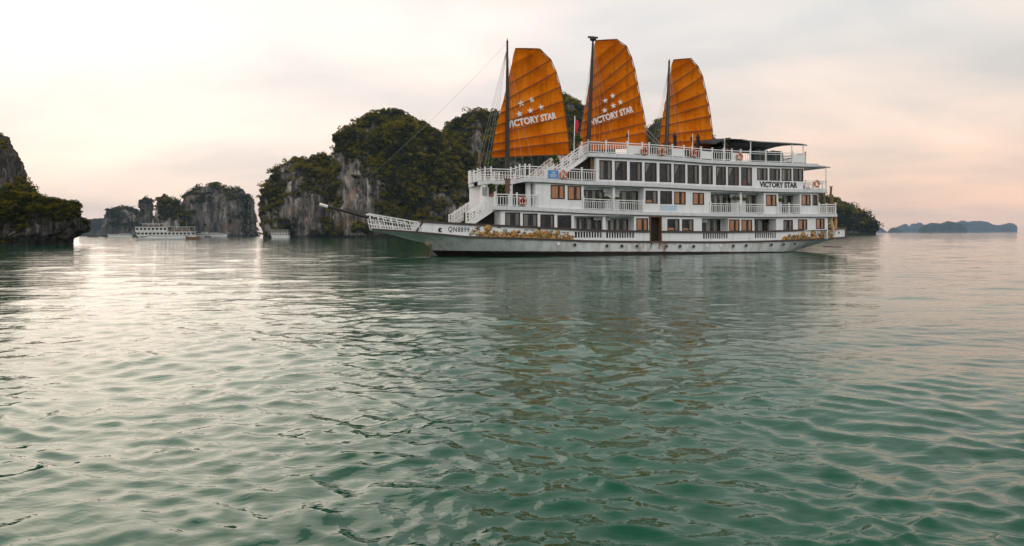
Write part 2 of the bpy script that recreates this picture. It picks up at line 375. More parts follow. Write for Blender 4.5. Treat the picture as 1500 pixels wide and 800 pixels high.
M['rock'] = rock_mat('limestone', 0.20, 1.15)
M['rocknear'] = rock_mat('dark limestone', 0.75, 0.42)
M['rockfar'] = rock_mat('distant limestone', 0.11, 0.7)

def water_mat():
    m, t, b = principled('sea water', (0.010, 0.105, 0.072), 0.035)
    b.inputs['IOR'].default_value = 1.333; b.inputs['Specular IOR Level'].default_value = 0.62; b.inputs['Specular Tint'].default_value = (0.78, 1.0, 0.88, 1)
    c = N(t, 'ShaderNodeTexCoord')
    nz = N(t, 'ShaderNodeTexNoise'); nz.inputs['Scale'].default_value = 0.12; nz.inputs['Detail'].default_value = 4; L(t, c.outputs['Object'], nz.inputs['Vector'])
    L(t, ramp(t, nz.outputs[0], [(0.35, (0.001, 0.050, 0.024)), (0.65, (0.003, 0.080, 0.038))]), b.inputs['Base Color'])
    def rip(sc, stretch, rot, dist, st, det=4):
        mp_ = N(t, 'ShaderNodeMapping'); mp_.inputs['Scale'].default_value = stretch; mp_.inputs['Rotation'].default_value = (0, 0, rot); L(t, c.outputs['Object'], mp_.inputs[0])
        n = N(t, 'ShaderNodeTexNoise'); n.inputs['Scale'].default_value = sc; n.inputs['Detail'].default_value = det; n.inputs['Roughness'].default_value = 0.55; n.inputs['Distortion'].default_value = 0.4
        L(t, mp_.outputs[0], n.inputs['Vector'])
        bp = N(t, 'ShaderNodeBump'); bp.inputs['Strength'].default_value = st; bp.inputs['Distance'].default_value = dist; L(t, n.outputs[0], bp.inputs['Height'])
        return bp
    b1 = rip(0.6, (0.5, 1.0, 1), 0.15, 0.16, 0.5, 6)
    b2 = rip(3.2, (0.55, 1.0, 1), -0.2, 0.028, 0.6, 3)
    L(t, b1.outputs[0], b2.inputs['Normal']); L(t, b2.outputs[0], b.inputs['Normal'])
    return m
M['water'] = water_mat()

# ------------------------------------------------------------------ the sea: one sheet to the horizon, finest near the viewer
def build_water():
    rr = [0.0, 0.6]
    while rr[-1] < 260: rr.append(rr[-1] * 1.0075 + 0.004)
    while rr[-1] < 8000: rr.append(rr[-1] * 1.06)
    rr = np.array(rr[1:])
    th = np.concatenate([np.linspace(-math.pi, -0.86, 40, endpoint=False), np.linspace(-0.86, 0.86, 980), np.linspace(0.86, math.pi, 41)[1:-1]])
    R, T = np.meshgrid(rr, th, indexing='ij')
    X = R * np.sin(T); Y = R * np.cos(T); Z = np.zeros_like(X)
    sp = R * 0.0075 + 0.004
    g = np.random.default_rng(21)
    Q = np.stack([X.ravel() * 0.055, Y.ravel() * 0.055, np.zeros(X.size)], 1)
    patch = pnoise(Q).reshape(X.shape); patch2 = pnoise(Q * 3.1 + 5.5).reshape(X.shape)
    DX = np.zeros_like(X); DY = np.zeros_like(X)
    wx = X + 0.35 * pnoise(Q * 9 + 2.2).reshape(X.shape); wy = Y + 0.35 * pnoise(Q * 9 + 8.8).reshape(X.shape)
    for k in range(100):
        lam = 0.15 * (7.0 / 0.15) ** ((k + g.random()) / 100)
        a = g.normal(0.15, 0.62); kx, ky = math.sin(a), math.cos(a)
        slope = 0.050 if lam < 0.36 else 0.029 if lam < 0.7 else 0.0085 if lam < 1.8 else 0.005
        amp = slope * lam / (2 * math.pi)
        fade = np.clip(lam / (sp * 3.0) - 0.8, 0, 1)
        gust = np.clip(0.95 + 1.5 * (patch if k % 2 else patch2), 0.15, 2.2)
        ph = 2 * math.pi * ((wx * kx + wy * ky) / lam + g.random())
        sn = np.sin(ph)
        q = amp * fade * gust; cs = np.cos(ph)
        Z += q * sn; DX += q * cs * kx * 1.15; DY += q * cs * ky * 1.15
    for lx, ly, a_, rot in ((0.80, 0.36, 0.020, 0.25), (0.42, 0.20, 0.013, -0.2), (0.20, 0.10, 0.006, 0.1)):
        c_, s_ = math.cos(rot), math.sin(rot); U = (X * c_ + Y * s_) / lx; W = (-X * s_ + Y * c_) / ly
        nn_ = pnoise(np.stack([U.ravel(), W.ravel(), np.full(U.size, lx * 9)], 1)).reshape(X.shape)
        Z += a_ * np.clip(ly / (sp * 2.0) - 0.6, 0, 1) * np.clip(0.8 + 0.9 * patch2, 0.2, 1.6) * (0.33 - np.sqrt(nn_ ** 2 + 0.0025))
    X = X + DX; Y = Y + DY
    nr, nth = X.shape
    V = np.stack([X.ravel(), Y.ravel(), Z.ravel()], 1)
    V = np.concatenate([V, [[0, 0, 0]]])
    i, j = np.meshgrid(np.arange(nr - 1), np.arange(nth), indexing='ij'); j2 = (j + 1) % nth
    Fq = np.stack([(i * nth + j), (i * nth + j2), ((i + 1) * nth + j2), ((i + 1) * nth + j)], -1).reshape(-1, 4)
    o = np_mesh('sea', V, Fq, M['water'])
    tag(o, 'rippled green sea reflecting the pale evening sky', 'sea', kind='structure')
build_water()

# ------------------------------------------------------------------ limestone islands
INSET = [0.0]
def displace(V, Nn, amp, sc, flute):
    big = fbm(V / (sc * 16), 3) * amp * 2.2
    fl = fbm(np.stack([V[:, 0] / (sc * 5), V[:, 1] / (sc * 5), V[:, 2] / (sc * 22)], 1), 3)
    fl = (0.5 - np.abs(fl)) * flute
    sm = fbm(V / (sc * 3), 3) * amp * 0.45
    return V + Nn * (big + fl + sm - flute * 0.36 - INSET[0])[:, None]
def grid_normals(P, wrap):
    du = np.roll(P, -1, 1) - np.roll(P, 1, 1)
    if not wrap: du[:, 0] = P[:, 1] - P[:, 0]; du[:, -1] = P[:, -1] - P[:, -2]
    dv = np.gradient(P, axis=0)
    n = np.cross(du, dv); ln = np.linalg.norm(n, axis=2, keepdims=True); return n / np.maximum(ln, 1e-9)
def lobe(left, right, Y, kdepth, res, amp, sc, flute, seed, dmax=1e9):
    a = [at(px, py, Y) for px, py in left]; b = [at(px, py, Y) for px, py in right]
    zt = max(a[-1].z, b[-1].z)
    nz = max(24, int(zt / res * 1.2)); v = np.linspace(0, 1, nz); z = -2 + (zt + 2) * (1 - (1 - v) ** 1.7)
    za = np.array([p.z for p in a]); za[-1] = zt; zb = np.array([p.z for p in b]); zb[-1] = zt
    za[0] = zb[0] = -2
    xl = np.interp(z, za, [p.x for p in a]); xr = np.interp(z, zb, [p.x for p in b])
    c = (xl + xr) / 2; hw = np.maximum((xr - xl) / 2, 0.05)
    hd = np.minimum(hw * kdepth, dmax * np.sqrt(np.clip(hw / hw.max(), 0, 1)))
    nt_ = int(max(48, 2 * math.pi * hw.max() / res)); t = np.linspace(0, 2 * math.pi, nt_, endpoint=False)
    e = 0.8
    ct = np.sign(np.cos(t)) * np.abs(np.cos(t)) ** e; st = np.sign(np.sin(t)) * np.abs(np.sin(t)) ** e
    P = np.zeros((nz, nt_, 3)); P[:, :, 0] = c[:, None] + hw[:, None] * ct; P[:, :, 1] = Y + hd[:, None] * st; P[:, :, 2] = z[:, None]
    nn = grid_normals(P, True)
    taper = np.clip(hw / (0.25 * hw.max()), 0.15, 1)
    V = displace(P.reshape(-1, 3) + seed * 37.0, nn.reshape(-1, 3) * np.repeat(taper, nt_)[:, None], amp, sc, flute) - seed * 37.0
    i, j = np.meshgrid(np.arange(nz - 1), np.arange(nt_), indexing='ij'); j2 = (j + 1) % nt_
    Fq = np.stack([i * nt_ + j, i * nt_ + j2, (i + 1) * nt_ + j2, (i + 1) * nt_ + j], -1).reshape(-1, 4)
    return V, Fq
def ridge(outline, Y, kdepth, res, amp, sc, flute, seed):
    p = [at(px, py, Y) for px, py in outline]
    xs = np.array([q.x for q in p]); zs = np.array([q.z for q in p])
    nx = int(max(24, (xs[-1] - xs[0]) / res)); x = np.linspace(xs[0], xs[-1], nx); h = np.maximum(np.interp(x, xs, zs), 0.0) + 2
    e = np.clip(np.minimum(x - xs[0], xs[-1] - x) / (0.16 * (xs[-1] - xs[0])), 0, 1)
    d = kdepth * (0.35 + 0.65 * np.sqrt(1 - (1 - e) ** 2)) * (0.55 * h + 0.45 * h.max())
    nf = int(max(20, 1.6 * h.max() / res)); f = np.linspace(0, math.pi, nf)
    yy = -np.sign(np.cos(f)) * np.abs(np.cos(f)) ** 0.8; z = np.abs(np.sin(f)) ** 0.62
    P = np.zeros((nf, nx, 3)); P[:, :, 0] = x[None, :]; P[:, :, 1] = Y + d[None, :] * yy[:, None]; P[:, :, 2] = -2 + h[None, :] * z[:, None]
    nn = -grid_normals(P, False); nn *= np.sign((nn[:, :, 2].mean() or 1))
    V = displace(P.reshape(-1, 3) + seed * 37.0, nn.reshape(-1, 3), amp, sc, flute) - seed * 37.0
    i, j = np.meshgrid(np.arange(nf - 1), np.arange(nx - 1), indexing='ij')
    Fq = np.stack([i * nx + j, i * nx + j + 1, (i + 1) * nx + j + 1, (i + 1) * nx + j], -1).reshape(-1, 4)
    # end caps close themselves: the first and last columns are pulled to the water
    V = V.reshape(nf, nx, 3); V[:, 0, 2] = np.minimum(V[:, 0, 2], V[:, 0, 2] * 0.0 - 1); V[:, -1, 2] = -1; V = V.reshape(-1, 3)
    return V, Fq
def join(parts):
    Vs = []; Fs = []; b = 0
    for V, F_ in parts: Vs.append(V); Fs.append(F_ + b); b += len(V)
    return np.concatenate(Vs), np.concatenate(Fs)
def vert_normals(V, F_):
    n = np.cross(V[F_[:, 2]] - V[F_[:, 0]], V[F_[:, 3]] - V[F_[:, 1]]); vn = np.zeros_like(V)
    for k in range(4): np.add.at(vn, F_[:, k], n)
    return n, vn / np.maximum(np.linalg.norm(vn, axis=1, keepdims=True), 1e-9)
def outward(V, F_):
    """faces wound so that normals point out of the island"""
    n = np.cross(V[F_[:, 2]] - V[F_[:, 0]], V[F_[:, 3]] - V[F_[:, 1]]); c = V[F_].mean(1); m = V.mean(0); m[2] = 0
    if ((c - m) * n).sum() < 0: F_ = F_[:, ::-1]
    return F_
def leaves(name, C, Rd, tint, per, size, mat, parent=None, flat=0.8):
    n = len(C); k = n * per; ci = np.repeat(np.arange(n), per)
    d = RNG.normal(size=(k, 3)); d[:, 2] = np.abs(d[:, 2]) * 0.9 - 0.25; d /= np.linalg.norm(d, axis=1)[:, None]
    lump = 0.72 + 0.3 * RNG.random(k) + 0.22 * pnoise(d * 1.7 + ci[:, None] * 3.17)
    p = C[ci] + d * (Rd[ci] * lump)[:, None] * np.array([1, 1, flat])
    nn = d * 0.7 + RNG.normal(size=(k, 3)) * 0.55; nn /= np.linalg.norm(nn, axis=1)[:, None]
    r = RNG.normal(size=(k, 3)); t1 = np.cross(nn, r); t1 /= np.linalg.norm(t1, axis=1)[:, None]; t2 = np.cross(nn, t1)
    s = (size * (0.6 + 0.8 * RNG.random(k)))[:, None]; w = s * (0.45 + 0.4 * RNG.random(k))[:, None]
    V = np.stack([p - t1 * s, p + t2 * w - t1 * s * 0.1, p + t1 * s, p - t2 * w + t1 * s * 0.15], 1).reshape(-1, 3)
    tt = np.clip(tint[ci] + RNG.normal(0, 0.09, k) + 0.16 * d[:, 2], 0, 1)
    return np_mesh(name, V, np.arange(k * 4).reshape(-1, 4), mat, parent, False, {'tint': np.repeat(tt, 4)})
def island(parts, mat, label, forest_label, crown, spacing, per, leaf, veg_bias, bare=(), tint0=0.35, forest=True, green=(), msc=1.0):
    V, F_ = join([(v, outward(v, f)) for v, f in parts])
    fn, vn = vert_normals(V, F_)
    ext = V.max(0) - V.min(0)
    def mask(P, Nz):
        px, py = project(P)
        m = veg_bias + 0.95 * np.clip(Nz, -0.3, 1) + 0.9 * fbm(P / (18.0 * msc) + 3.3, 3) + 0.5 * fbm(P / (5 * msc), 2)
        for (bx, by, rx, ry, w) in bare:
            q = ((px - bx) / rx) ** 2 + ((py - by) / ry) ** 2; m = m - w * np.exp(-q)
        for (bx, by, rx, ry, w) in green:
            q = ((px - bx) / rx) ** 2 + ((py - by) / ry) ** 2; m = m + w * np.exp(-q)
        return m
    mv = np.clip(mask(V, vn[:, 2]) * 2.5 + 0.3, 0, 1) * (V[:, 2] > 0.4)
    o = np_mesh('island', V, F_, mat, None, True, {'veg': mv})
    tag(o, label, 'island', kind='structure')
    if not forest: return o
    ar = np.linalg.norm(fn, axis=1) / 2; c = V[F_].mean(1); nz = fn / np.maximum(np.linalg.norm(fn, axis=1, keepdims=True), 1e-9)
    view = np.array([0, 0, CAM_H]) - c; view /= np.linalg.norm(view, axis=1)[:, None]
    ok = ((view * nz).sum(1) > -0.25) & (c[:, 2] > crown * 0.6)
    w = ar * ok; n = int(w.sum() / spacing ** 2)
    f = RNG.choice(len(F_), n, p=w / w.sum()); q = RNG.random((n, 2))
    P = V[F_[f, 0]] + (V[F_[f, 1]] - V[F_[f, 0]]) * q[:, :1] + (V[F_[f, 3]] - V[F_[f, 0]]) * q[:, 1:]
    keep = mask(P, nz[f, 2]) + RNG.normal(0, 0.10, n) > 0.0
    P = P[keep]; nn = nz[f][keep]; n = len(P)
    Rd = crown * (0.5 + 0.7 * RNG.random(n) ** 1.6 + 0.75 * (RNG.random(n) < 0.07)); P = P + nn * (Rd * 0.35)[:, None] + np.array([0, 0, 1]) * (Rd * 0.25)[:, None]
    px, py = project(P)
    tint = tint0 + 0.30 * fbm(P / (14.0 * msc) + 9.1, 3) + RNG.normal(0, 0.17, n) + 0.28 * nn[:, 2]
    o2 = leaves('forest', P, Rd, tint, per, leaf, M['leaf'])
    tag(o2, forest_label, 'forest', kind='stuff')
    print('island', label, len(V), 'crowns', n)
    return o

EXTRA_FILL = None
# the large island behind the ship
INSET[0] = 3.0
A_ = lobe([(384, 347), (383, 310), (386, 287), (394, 266), (403, 250), (425, 238), (445, 231), (468, 226)], [(545, 347), (540, 300), (530, 260), (515, 240), (490, 229), (468, 226)], 445, 0.75, 1.0, 2.2, 1.0, 3.0, 1)
B_ = lobe([(479, 347), (480, 290), (484, 240), (488, 208), (500, 190), (515, 176), (540, 166), (562, 162)], [(745, 347), (722, 280), (690, 222), (660, 196), (630, 183), (605, 171), (585, 163), (562, 162)], 430, 0.62, 1.0, 2.2, 1.0, 3.2, 2)
C_ = lobe([(590, 347), (632, 210), (650, 186), (664, 172), (682, 164), (703, 162)], [(800, 347), (770, 240), (752, 190), (738, 172), (722, 164), (703, 162)], 500, 0.6, 1.2, 2.2, 1.0, 3.2, 3)
D_ = lobe([(690, 347), (735, 210), (765, 160), (785, 140), (803, 133)], [(950, 347), (905, 230), (880, 185), (856, 155), (828, 140), (803, 133)], 540, 0.6, 1.3, 2.2, 1.0, 2.6, 4)
E_ = lobe([(880, 347), (920, 240), (945, 192), (962, 177), (985, 171)], [(1110, 347), (1085, 260), (1060, 216), (1045, 203), (1015, 181), (985, 171)], 600, 0.6, 1.4, 2.0, 1.0, 2.4, 5)
island([A_, B_, C_, D_, E_], M['rock'], 'big steep limestone island with grey cliffs rising behind the three-sailed ship', 'olive green scrub and trees covering the big island behind the ship',
       2.2, 2.1, 44, 0.55, 0.38,
       bare=[(515, 305, 30, 40, 1.7), (545, 290, 22, 30, 1.1), (440, 315, 26, 34, 1.3), (420, 290, 12, 50, 0.7), (470, 305, 14, 40, 0.8), (530, 215, 10, 28, 0.9), (548, 190, 10, 16, 0.7), (700, 195, 9, 20, 1.7), (500, 245, 10, 20, 0.8), (660, 308, 14, 7, 0.9), (392, 330, 12, 20, 1.0), (430, 250, 26, 14, 0.5)],
       green=[(600, 250, 60, 70, 0.6), (480, 330, 12, 16, 0.9), (535, 335, 20, 10, 1.0), (405, 295, 10, 22, 0.9)], tint0=0.40)
# its lower tail beyond the stern
INSET[0] = 5.4
T_ = ridge([(1120, 342), (1125, 262), (1180, 276), (1226, 295), (1240, 302), (1255, 309), (1266, 316), (1273, 325), (1277, 336), (1278, 342)], 720, 0.9, 1.3, 1.6, 1.0, 1.6, 6)
island([T_], M['rock'], 'low wooded headland sloping into the sea beyond the stern of the ship', 'dark green trees on the low headland beyond the stern', 3.6, 3.0, 36, 0.95, 0.75, tint0=0.22)
# near rock at the left edge
INSET[0] = 0.7
G_ = lobe([(-190, 358), (-170, 280), (-140, 220), (-90, 185), (-60, 178), (-45, 176)], [(66, 358), (60, 310), (53, 290), (44, 279), (34, 269), (27, 262), (24, 240), (20, 224), (13, 210), (6, 201), (-8, 192), (-25, 182), (-45, 176)], 190, 0.6, 0.5, 0.8, 0.45, 1.4, 7)
island([G_], M['rocknear'], 'tall bare grey limestone cliff cut off by the left edge of the photo', 'green bushes at the foot of the tall left cliff', 0.8, 0.75, 40, 0.2, -1.25,
       green=[(15, 294, 40, 20, 2.4), (42, 280, 16, 14, 2.4)], msc=0.4, tint0=0.35)
INSET[0] = 0.55
H_ = lobe([(-160, 359), (-150, 330), (-120, 300), (-60, 292), (0, 289), (30, 286)], [(101, 359), (103, 351), (118, 346), (126, 338), (124, 320), (113, 305), (92, 297), (70, 293), (50, 288), (30, 286)], 138, 0.34, 0.30, 0.8, 0.30, 1.4, 8)
island([H_], M['rocknear'], 'dark bushy sea rock with an undercut foot at the lower left shore', 'dark green bushes on the undercut sea rock at the left', 0.55, 0.43, 42, 0.14, 0.30,
       bare=[(60, 340, 60, 14, 1.3), (110, 330, 16, 26, 1.2), (90, 312, 20, 8, 0.4), (30, 345, 40, 10, 0.6)], msc=0.3, tint0=0.16)
# islands across the bay on the left
INSET[0] = 1.4
M4 = lobe([(226, 346), (228, 305), (229, 293), (233, 287), (240, 285)], [(281, 346), (276, 320), (268, 306), (258, 294), (248, 288), (240, 285)], 620, 0.7, 1.2, 1.6, 1.0, 2.2, 9)
island([M4], M['rock'], 'dark wooded limestone stack right behind the white three-deck tour boat', 'dark trees on the stack behind the tour boat', 2.2, 2.2, 30, 0.6, 0.35, bare=[(250, 330, 20, 12, 0.9), (229, 320, 4, 26, 1.2)], tint0=0.26)
INSET[0] = 2.2
M5 = ridge([(272, 346), (273, 320), (274, 300), (278, 285), (287, 275), (300, 270), (314, 269), (324, 271), (330, 277), (336, 276), (345, 275), (354, 277.5), (362, 283), (367, 294), (369.5, 309), (374, 322), (376, 346)], 800, 0.55, 1.4, 2.0, 1.1, 3.0, 10)
island([M5], M['rockfar'], 'broad grey limestone island with two rounded humps across the bay', 'thin scrub on the two-humped grey island', 2.2, 2.4, 20, 0.75, -0.42, bare=[(320, 320, 14, 22, 0.8), (300, 300, 6, 24, 0.6)], tint0=0.16)
M3 = lobe([(202, 346), (202, 300), (204, 291), (208, 288), (212, 287.5)], [(230, 346), (226, 305), (223, 292), (218, 288), (212, 287.5)], 880, 0.8, 1.5, 1.4, 1.1, 1.8, 11)
island([M3], M['rockfar'], 'narrow round-topped limestone pillar left of the dark stack', 'scrub on the narrow limestone pillar', 2.2, 2.6, 20, 0.8, -0.05, tint0=0.18)
M2 = ridge([(158, 346), (159, 318), (162, 306), (167, 304), (172, 305), (175, 307), (181, 301), (187, 302), (194, 304), (201, 313), (205, 330), (206, 346)], 1000, 0.6, 1.6, 1.6, 1.2, 2.2, 12)
island([M2], M['rockfar'], 'grey double-peaked limestone island above the two small far boats', 'scrub on the double-peaked far island', 2.4, 3.0, 18, 0.9, -0.25, tint0=0.16)
INSET[0] = 1.0
M1 = ridge([(120, 346), (124, 324), (130, 320.5), (137, 319.5), (144, 318.5), (150, 320), (157, 323), (165, 328), (170, 346)], 1500, 0.6, 2.6, 2.0, 1.6, 2.0, 13)
island([M1], M['rockfar'], 'low pale hazy island furthest to the left, beyond the undercut rock', '', 4, 5, 10, 1.5, 0.4, forest=False)
# islands on the right horizon
far = [([(1275, 341), (1279, 334), (1286, 332.4), (1292, 334), (1300, 341)], 6200, 'tiny pale blue islet on the right horizon nearest the headland'),
       ([(1298, 341), (1303, 335.5), (1309, 333.6), (1316, 335), (1324, 341)], 4600, 'small dark low islet on the right horizon in front of jagged blue peaks'),
       ([(1304, 341), (1314, 333), (1326, 327.6), (1332, 332.2), (1338, 327), (1342, 330.6), (1347, 325.6), (1352, 330), (1364, 341)], 6600, 'jagged pale blue far island with three small peaks'),
       ([(1345, 341), (1350, 334), (1356, 329), (1366, 326), (1378, 328.4), (1384, 326), (1390, 324), (1402, 326), (1412, 332), (1417, 341)], 4200, 'dark blue-grey far island with two humps on the right horizon'),
       ([(1396, 341), (1404, 325), (1410, 323), (1416, 325), (1430, 323.4), (1444, 325), (1452, 328.4), (1460, 330), (1470, 329), (1480, 326.4), (1485, 329), (1489, 341)], 6200, 'long pale blue far island at the right end of the horizon')]
for k, (o_, Y_, lb) in enumerate(far):
    island([ridge(o_, Y_, 0.7, 4.5, 2.5, 3.0, 2.5, 20 + k)], M['rockfar'], lb, '', 4, 5, 10, 1.5, 0.6, forest=False)

# single trees standing out on the skyline of the near rock and cliff
def tree(px, py, Y, h, label):
    b = at(px, py, Y); r = thing('tree', label, 'tree', tuple(b), 0, 'trees on the rocks at the left')
    m = MB(); lean = random.uniform(-.25, .25)
    m.tube([(0, 0, -h * .25), (lean * h * .3, 0, h * .3), (lean * h * .5, 0, h * .7)], [h * .045, h * .035, h * .02], 7)
    tips = []
    for k in range(5):
        a = k * 1.3 + random.random(); q = (lean * h * .5 + math.cos(a) * h * .4, math.sin(a) * h * .35, h * (.72 + .22 * random.random())); tips.append(q)
        m.tube([(lean * h * .35, 0, h * .42), ((lean * h * .35 + q[0]) / 2, q[1] / 2, h * .62), q], [h * .022, h * .016, h * .008], 5)
    m.build('trunk', M['mast'], r)
    C = np.array(tips + [(lean * h * .5, 0, h * .95)])
    leaves('crown', C, np.full(len(C), h * .27), RNG.uniform(.25, .6, len(C)), 60, h * .055, M['leaf'], r, 0.6)
tree(103, 300.5, 138, 0.9, 'small flat-topped tree at the seaward end of the undercut rock')
tree(77, 297.5, 138, 1.2, 'spreading tree in the middle of the undercut rock skyline')
tree(63, 295.5, 138, 0.9, 'smaller tree left of the spreading one on the undercut rock')
tree(41, 283, 160, 1.5, 'tree leaning out below the tall left cliff')

# ================================================================== the three-sailed cruise ship (ship coordinates: x aft, y away from the viewer, z up)
SHIP = thing('cruise_ship', 'large white three-deck cruise ship with three orange junk sails', 'ship', tuple(SHIP_O), SHIP_A)
sxp = lambda px, py=345, y=0.0: S(px, py, y)[0]

# ---- hull lines
def curve(pairs):
    xs = np.array([p[0] for p in pairs]); ys = np.array([p[1] for p in pairs])
    return lambda x: float(np.interp(x, xs, ys))
edge_px = [(545, 336, 3.75), (565, 337.2, 3.35), (585, 338.6, 2.9), (604, 340, 2.45), (620, 341.3, 2.05), (640, 343, 1.6), (660, 345, 1.15), (680, 347, 0.75), (705, 347.9, 0.38), (735, 348.7, 0.1), (770, 349.9, 0.0), (815, 351.4, 0), (860, 353.3, 0.0),
           (910, 354.0, 0), (960, 354.4, 0.0), (1010, 354.8, 0), (1060, 354.8, 0.0), (1120, 353.6, 0.0), (1150, 352.7, 0.05), (1170, 351.9, 0.15), (1200, 350.3, 0.5), (1222, 349, 1.0), (1238, 348.0, 1.6)]
RUB = [(S(px, py, y)[0], y, S(px, py, y)[1]) for px, py, y in edge_px]
y_rub = curve([(x, y) for x, y, z in RUB]); z_rub = curve([(x, z) for x, y, z in RUB])
cap_px = [(618, 324.3), (650, 326.4), (680, 328.2), (725, 330.3), (770, 332.6), (815, 334.7), (860, 337.4), (910, 338.7), (960, 339.4), (1010, 339.9), (1060, 339.9), (1120, 339.2), (1170, 337.4), (1200, 336.0), (1238, 334.2)]
CAPZ = []
for px, py in cap_px:
    y = y_rub(sxp(px, 340, y_rub(sxp(px)))); CAPZ.append(S(px, py, y))
z_cap = curve(CAPZ)
X_BOW = RUB[0][0]; X_STERN = RUB[-1][0]
X_STEM = S(641, 375, CY)[0]; X_RUN = S(1183, 367, 0.8)[0]
z_low = curve([(X_BOW, z_rub(X_BOW) - 0.12), (S(575, 343, CY)[0], S(575, 344, CY)[1]), (S(600, 350, CY)[0], S(600, 350.8, CY)[1]), (S(624, 356, CY)[0], S(624, 356.5, CY)[1]), (S(632, 365, CY)[0], S(632, 364.5, CY)[1]), (X_STEM, -0.1), (X_STEM + 2.0, -1.0), (X_RUN - 3, -1.0), (X_RUN, -0.12), (S(1210, 362, 1.0)[0], S(1210, 362.5, 1.2)[1]), (X_STERN, z_rub(X_STERN) - 0.25)])
power = curve([(X_BOW, 1.9), (X_STEM - 1.5, 1.5), (X_STEM, 1.05), (X_STEM + 3, 0.58), (X_STEM + 8, 0.22), (X_STEM + 14, 0.06), (X_RUN - 10, 0.06), (X_RUN - 4, 0.16), (X_RUN, 0.42), (X_STERN, 0.6)])
def hull():
    xs = np.concatenate([np.linspace(X_BOW, X_STEM + 16, 46), np.linspace(X_STEM + 16, X_RUN - 10, 14)[1:], np.linspace(X_RUN - 10, X_STERN, 34)[1:]])
    ss = np.concatenate([[0, .02, .05, .1, .16], np.linspace(.22, 1, 14)])
    rows = []
    for x in xs:
        zl, zr, yr, p = z_low(x), z_rub(x), y_rub(x), power(x)
        near = [(x, CY - (CY - yr) * s ** p, zl + (zr - zl) * s) for s in ss]
        farr = [(x, 2 * CY - q[1], q[2]) for q in near[::-1]]
        rows.append(near[::-1] + farr[::-1][0:])
        rows[-1] = near[::-1] + [(x, 2 * CY - q[1], q[2]) for q in near[1:]]
    n = len(rows[0]); m = MB(); vs = [v for r in rows for v in r]; fs = []
    for i in range(len(rows) - 1):
        for j in range(n - 1): fs.append((i * n + j, i * n + j + 1, (i + 1) * n + j + 1, (i + 1) * n + j))
    m.add(vs, fs, True)
    m.add(rows[0], [tuple(range(n))]); m.add(rows[-1], [tuple(range(n))[::-1]])
    # weather deck
    dk = [(x, y_rub(x) + 0.02, z_rub(x) - 0.02) for x in xs]; dk2 = [(x, 2 * CY - y_rub(x) - 0.02, z_rub(x) - 0.02) for x in xs]
    o = m.build('hull', M['hull'], SHIP)
    d = MB(); k = len(xs); d.add(dk + dk2, [(i, i + 1, k + i + 1, k + i) for i in range(k - 1)]); d.build('main_deck', M['deck'], SHIP)
hull()
def strake(name, mat, pts, w, h):
    m = MB()
    for a, b in zip(pts[:-1], pts[1:]): m.bar(a, b, w, h)
    return m.build(name, mat, SHIP)
xs_all = list(np.linspace(X_BOW, X_STERN, 60))
strake('rub_rail', M['dark'], [(x, y_rub(x) - 0.03, z_rub(x)) for x in xs_all], 0.14, 0.19)
strake('rub_rail', M['dark'], [(x, 2 * CY - y_rub(x) + 0.03, z_rub(x)) for x in xs_all], 0.14, 0.19)

# ---- walls made of solid pieces round their openings
def wall(name, mat, yf, zlo, zhi, x0, x1, holes=(), t=0.1, step=1.2, parent=None):
    m = MB(); br = {x0, x1}
    for a, b, c, d in holes: br |= {a, b}
    for x in np.arange(x0, x1, step): br.add(float(x))
    br = sorted(br); br = [b for i, b in enumerate(br) if i == 0 or b - br[i - 1] > 1e-4]
    for a, b in zip(br[:-1], br[1:]):
        mid = (a + b) / 2; ya, yb = yf(a), yf(b)
        h = [q for q in holes if q[0] <= mid <= q[1]]
        if not h: m.seg(a, b, ya, yb, t, zlo(a), zhi(a), zlo(b), zhi(b))
        else:
            q = h[0]
            if q[2] > zlo(a) + 0.01: m.seg(a, b, ya, yb, t, zlo(a), q[2], zlo(b), q[2])
            if q[3] < zhi(a) - 0.01: m.seg(a, b, ya, yb, t, q[3], zhi(a), q[3], zhi(b))
    return m.build(name, mat, parent or SHIP)
def hole(x0, x1, y0, y1, y=0.0):
    a = S(x0, y0, y); b = S(x1, y0, y); c = S((x0 + x1) / 2, y0, y); d = S((x0 + x1) / 2, y1, y)
    return (a[0], b[0], d[1], c[1])

# ---- bulwark with its balustraded openings
y_bul = lambda x: y_rub(x) + 0.0
XB0 = S(619, 333, 2.05)[0]
slots = [hole(842, 882, 339.5, 348.3), hole(888, 929, 340.2, 348.6), hole(1030, 1066, 341.6, 349.6), hole(1106, 1137, 341, 348.8)]
DOOR = hole(953, 968, 318, 353.6)
wall('bulwark', M['white'], y_bul, lambda x: z_rub(x) - 0.02, z_cap, XB0, DOOR[0] - .1, slots[:2], 0.10, 0.7)
wall('bulwark', M['white'], y_bul, lambda x: z_rub(x) - 0.02, z_cap, DOOR[1] + .1, X_STERN - 0.02, slots[2:], 0.10, 0.7)
wall('bulwark', M['white'], lambda x: 2 * CY - y_rub(x) - 0.1, lambda x: z_rub(x) - 0.02, z_cap, XB0, X_STERN - 0.02, (), 0.10, 0.9)
def bul_ends():
    for x in (XB0, X_STERN - .02):
        m = MB(); y0 = y_rub(x); m.box(x - .06, x + .06, y0 + .003, 2 * CY - y0 - .003, z_rub(x), z_cap(x) - .004)
        m.build('transom', M['white'], SHIP)
bul_ends()
for a, b, c, d in slots:
    m = MB(); n = max(3, int((b - a) / 0.26))
    for i in range(1, n):
        x = a + (b - a) * i / n; m.box(x - .045, x + .045, .015, .085, c - .01, d + .01)
    bal = m.build('balustrade', M['rail'], SHIP)
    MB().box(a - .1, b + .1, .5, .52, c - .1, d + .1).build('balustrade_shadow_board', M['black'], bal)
capx = [x for x in np.linspace(XB0, X_STERN, 56)]
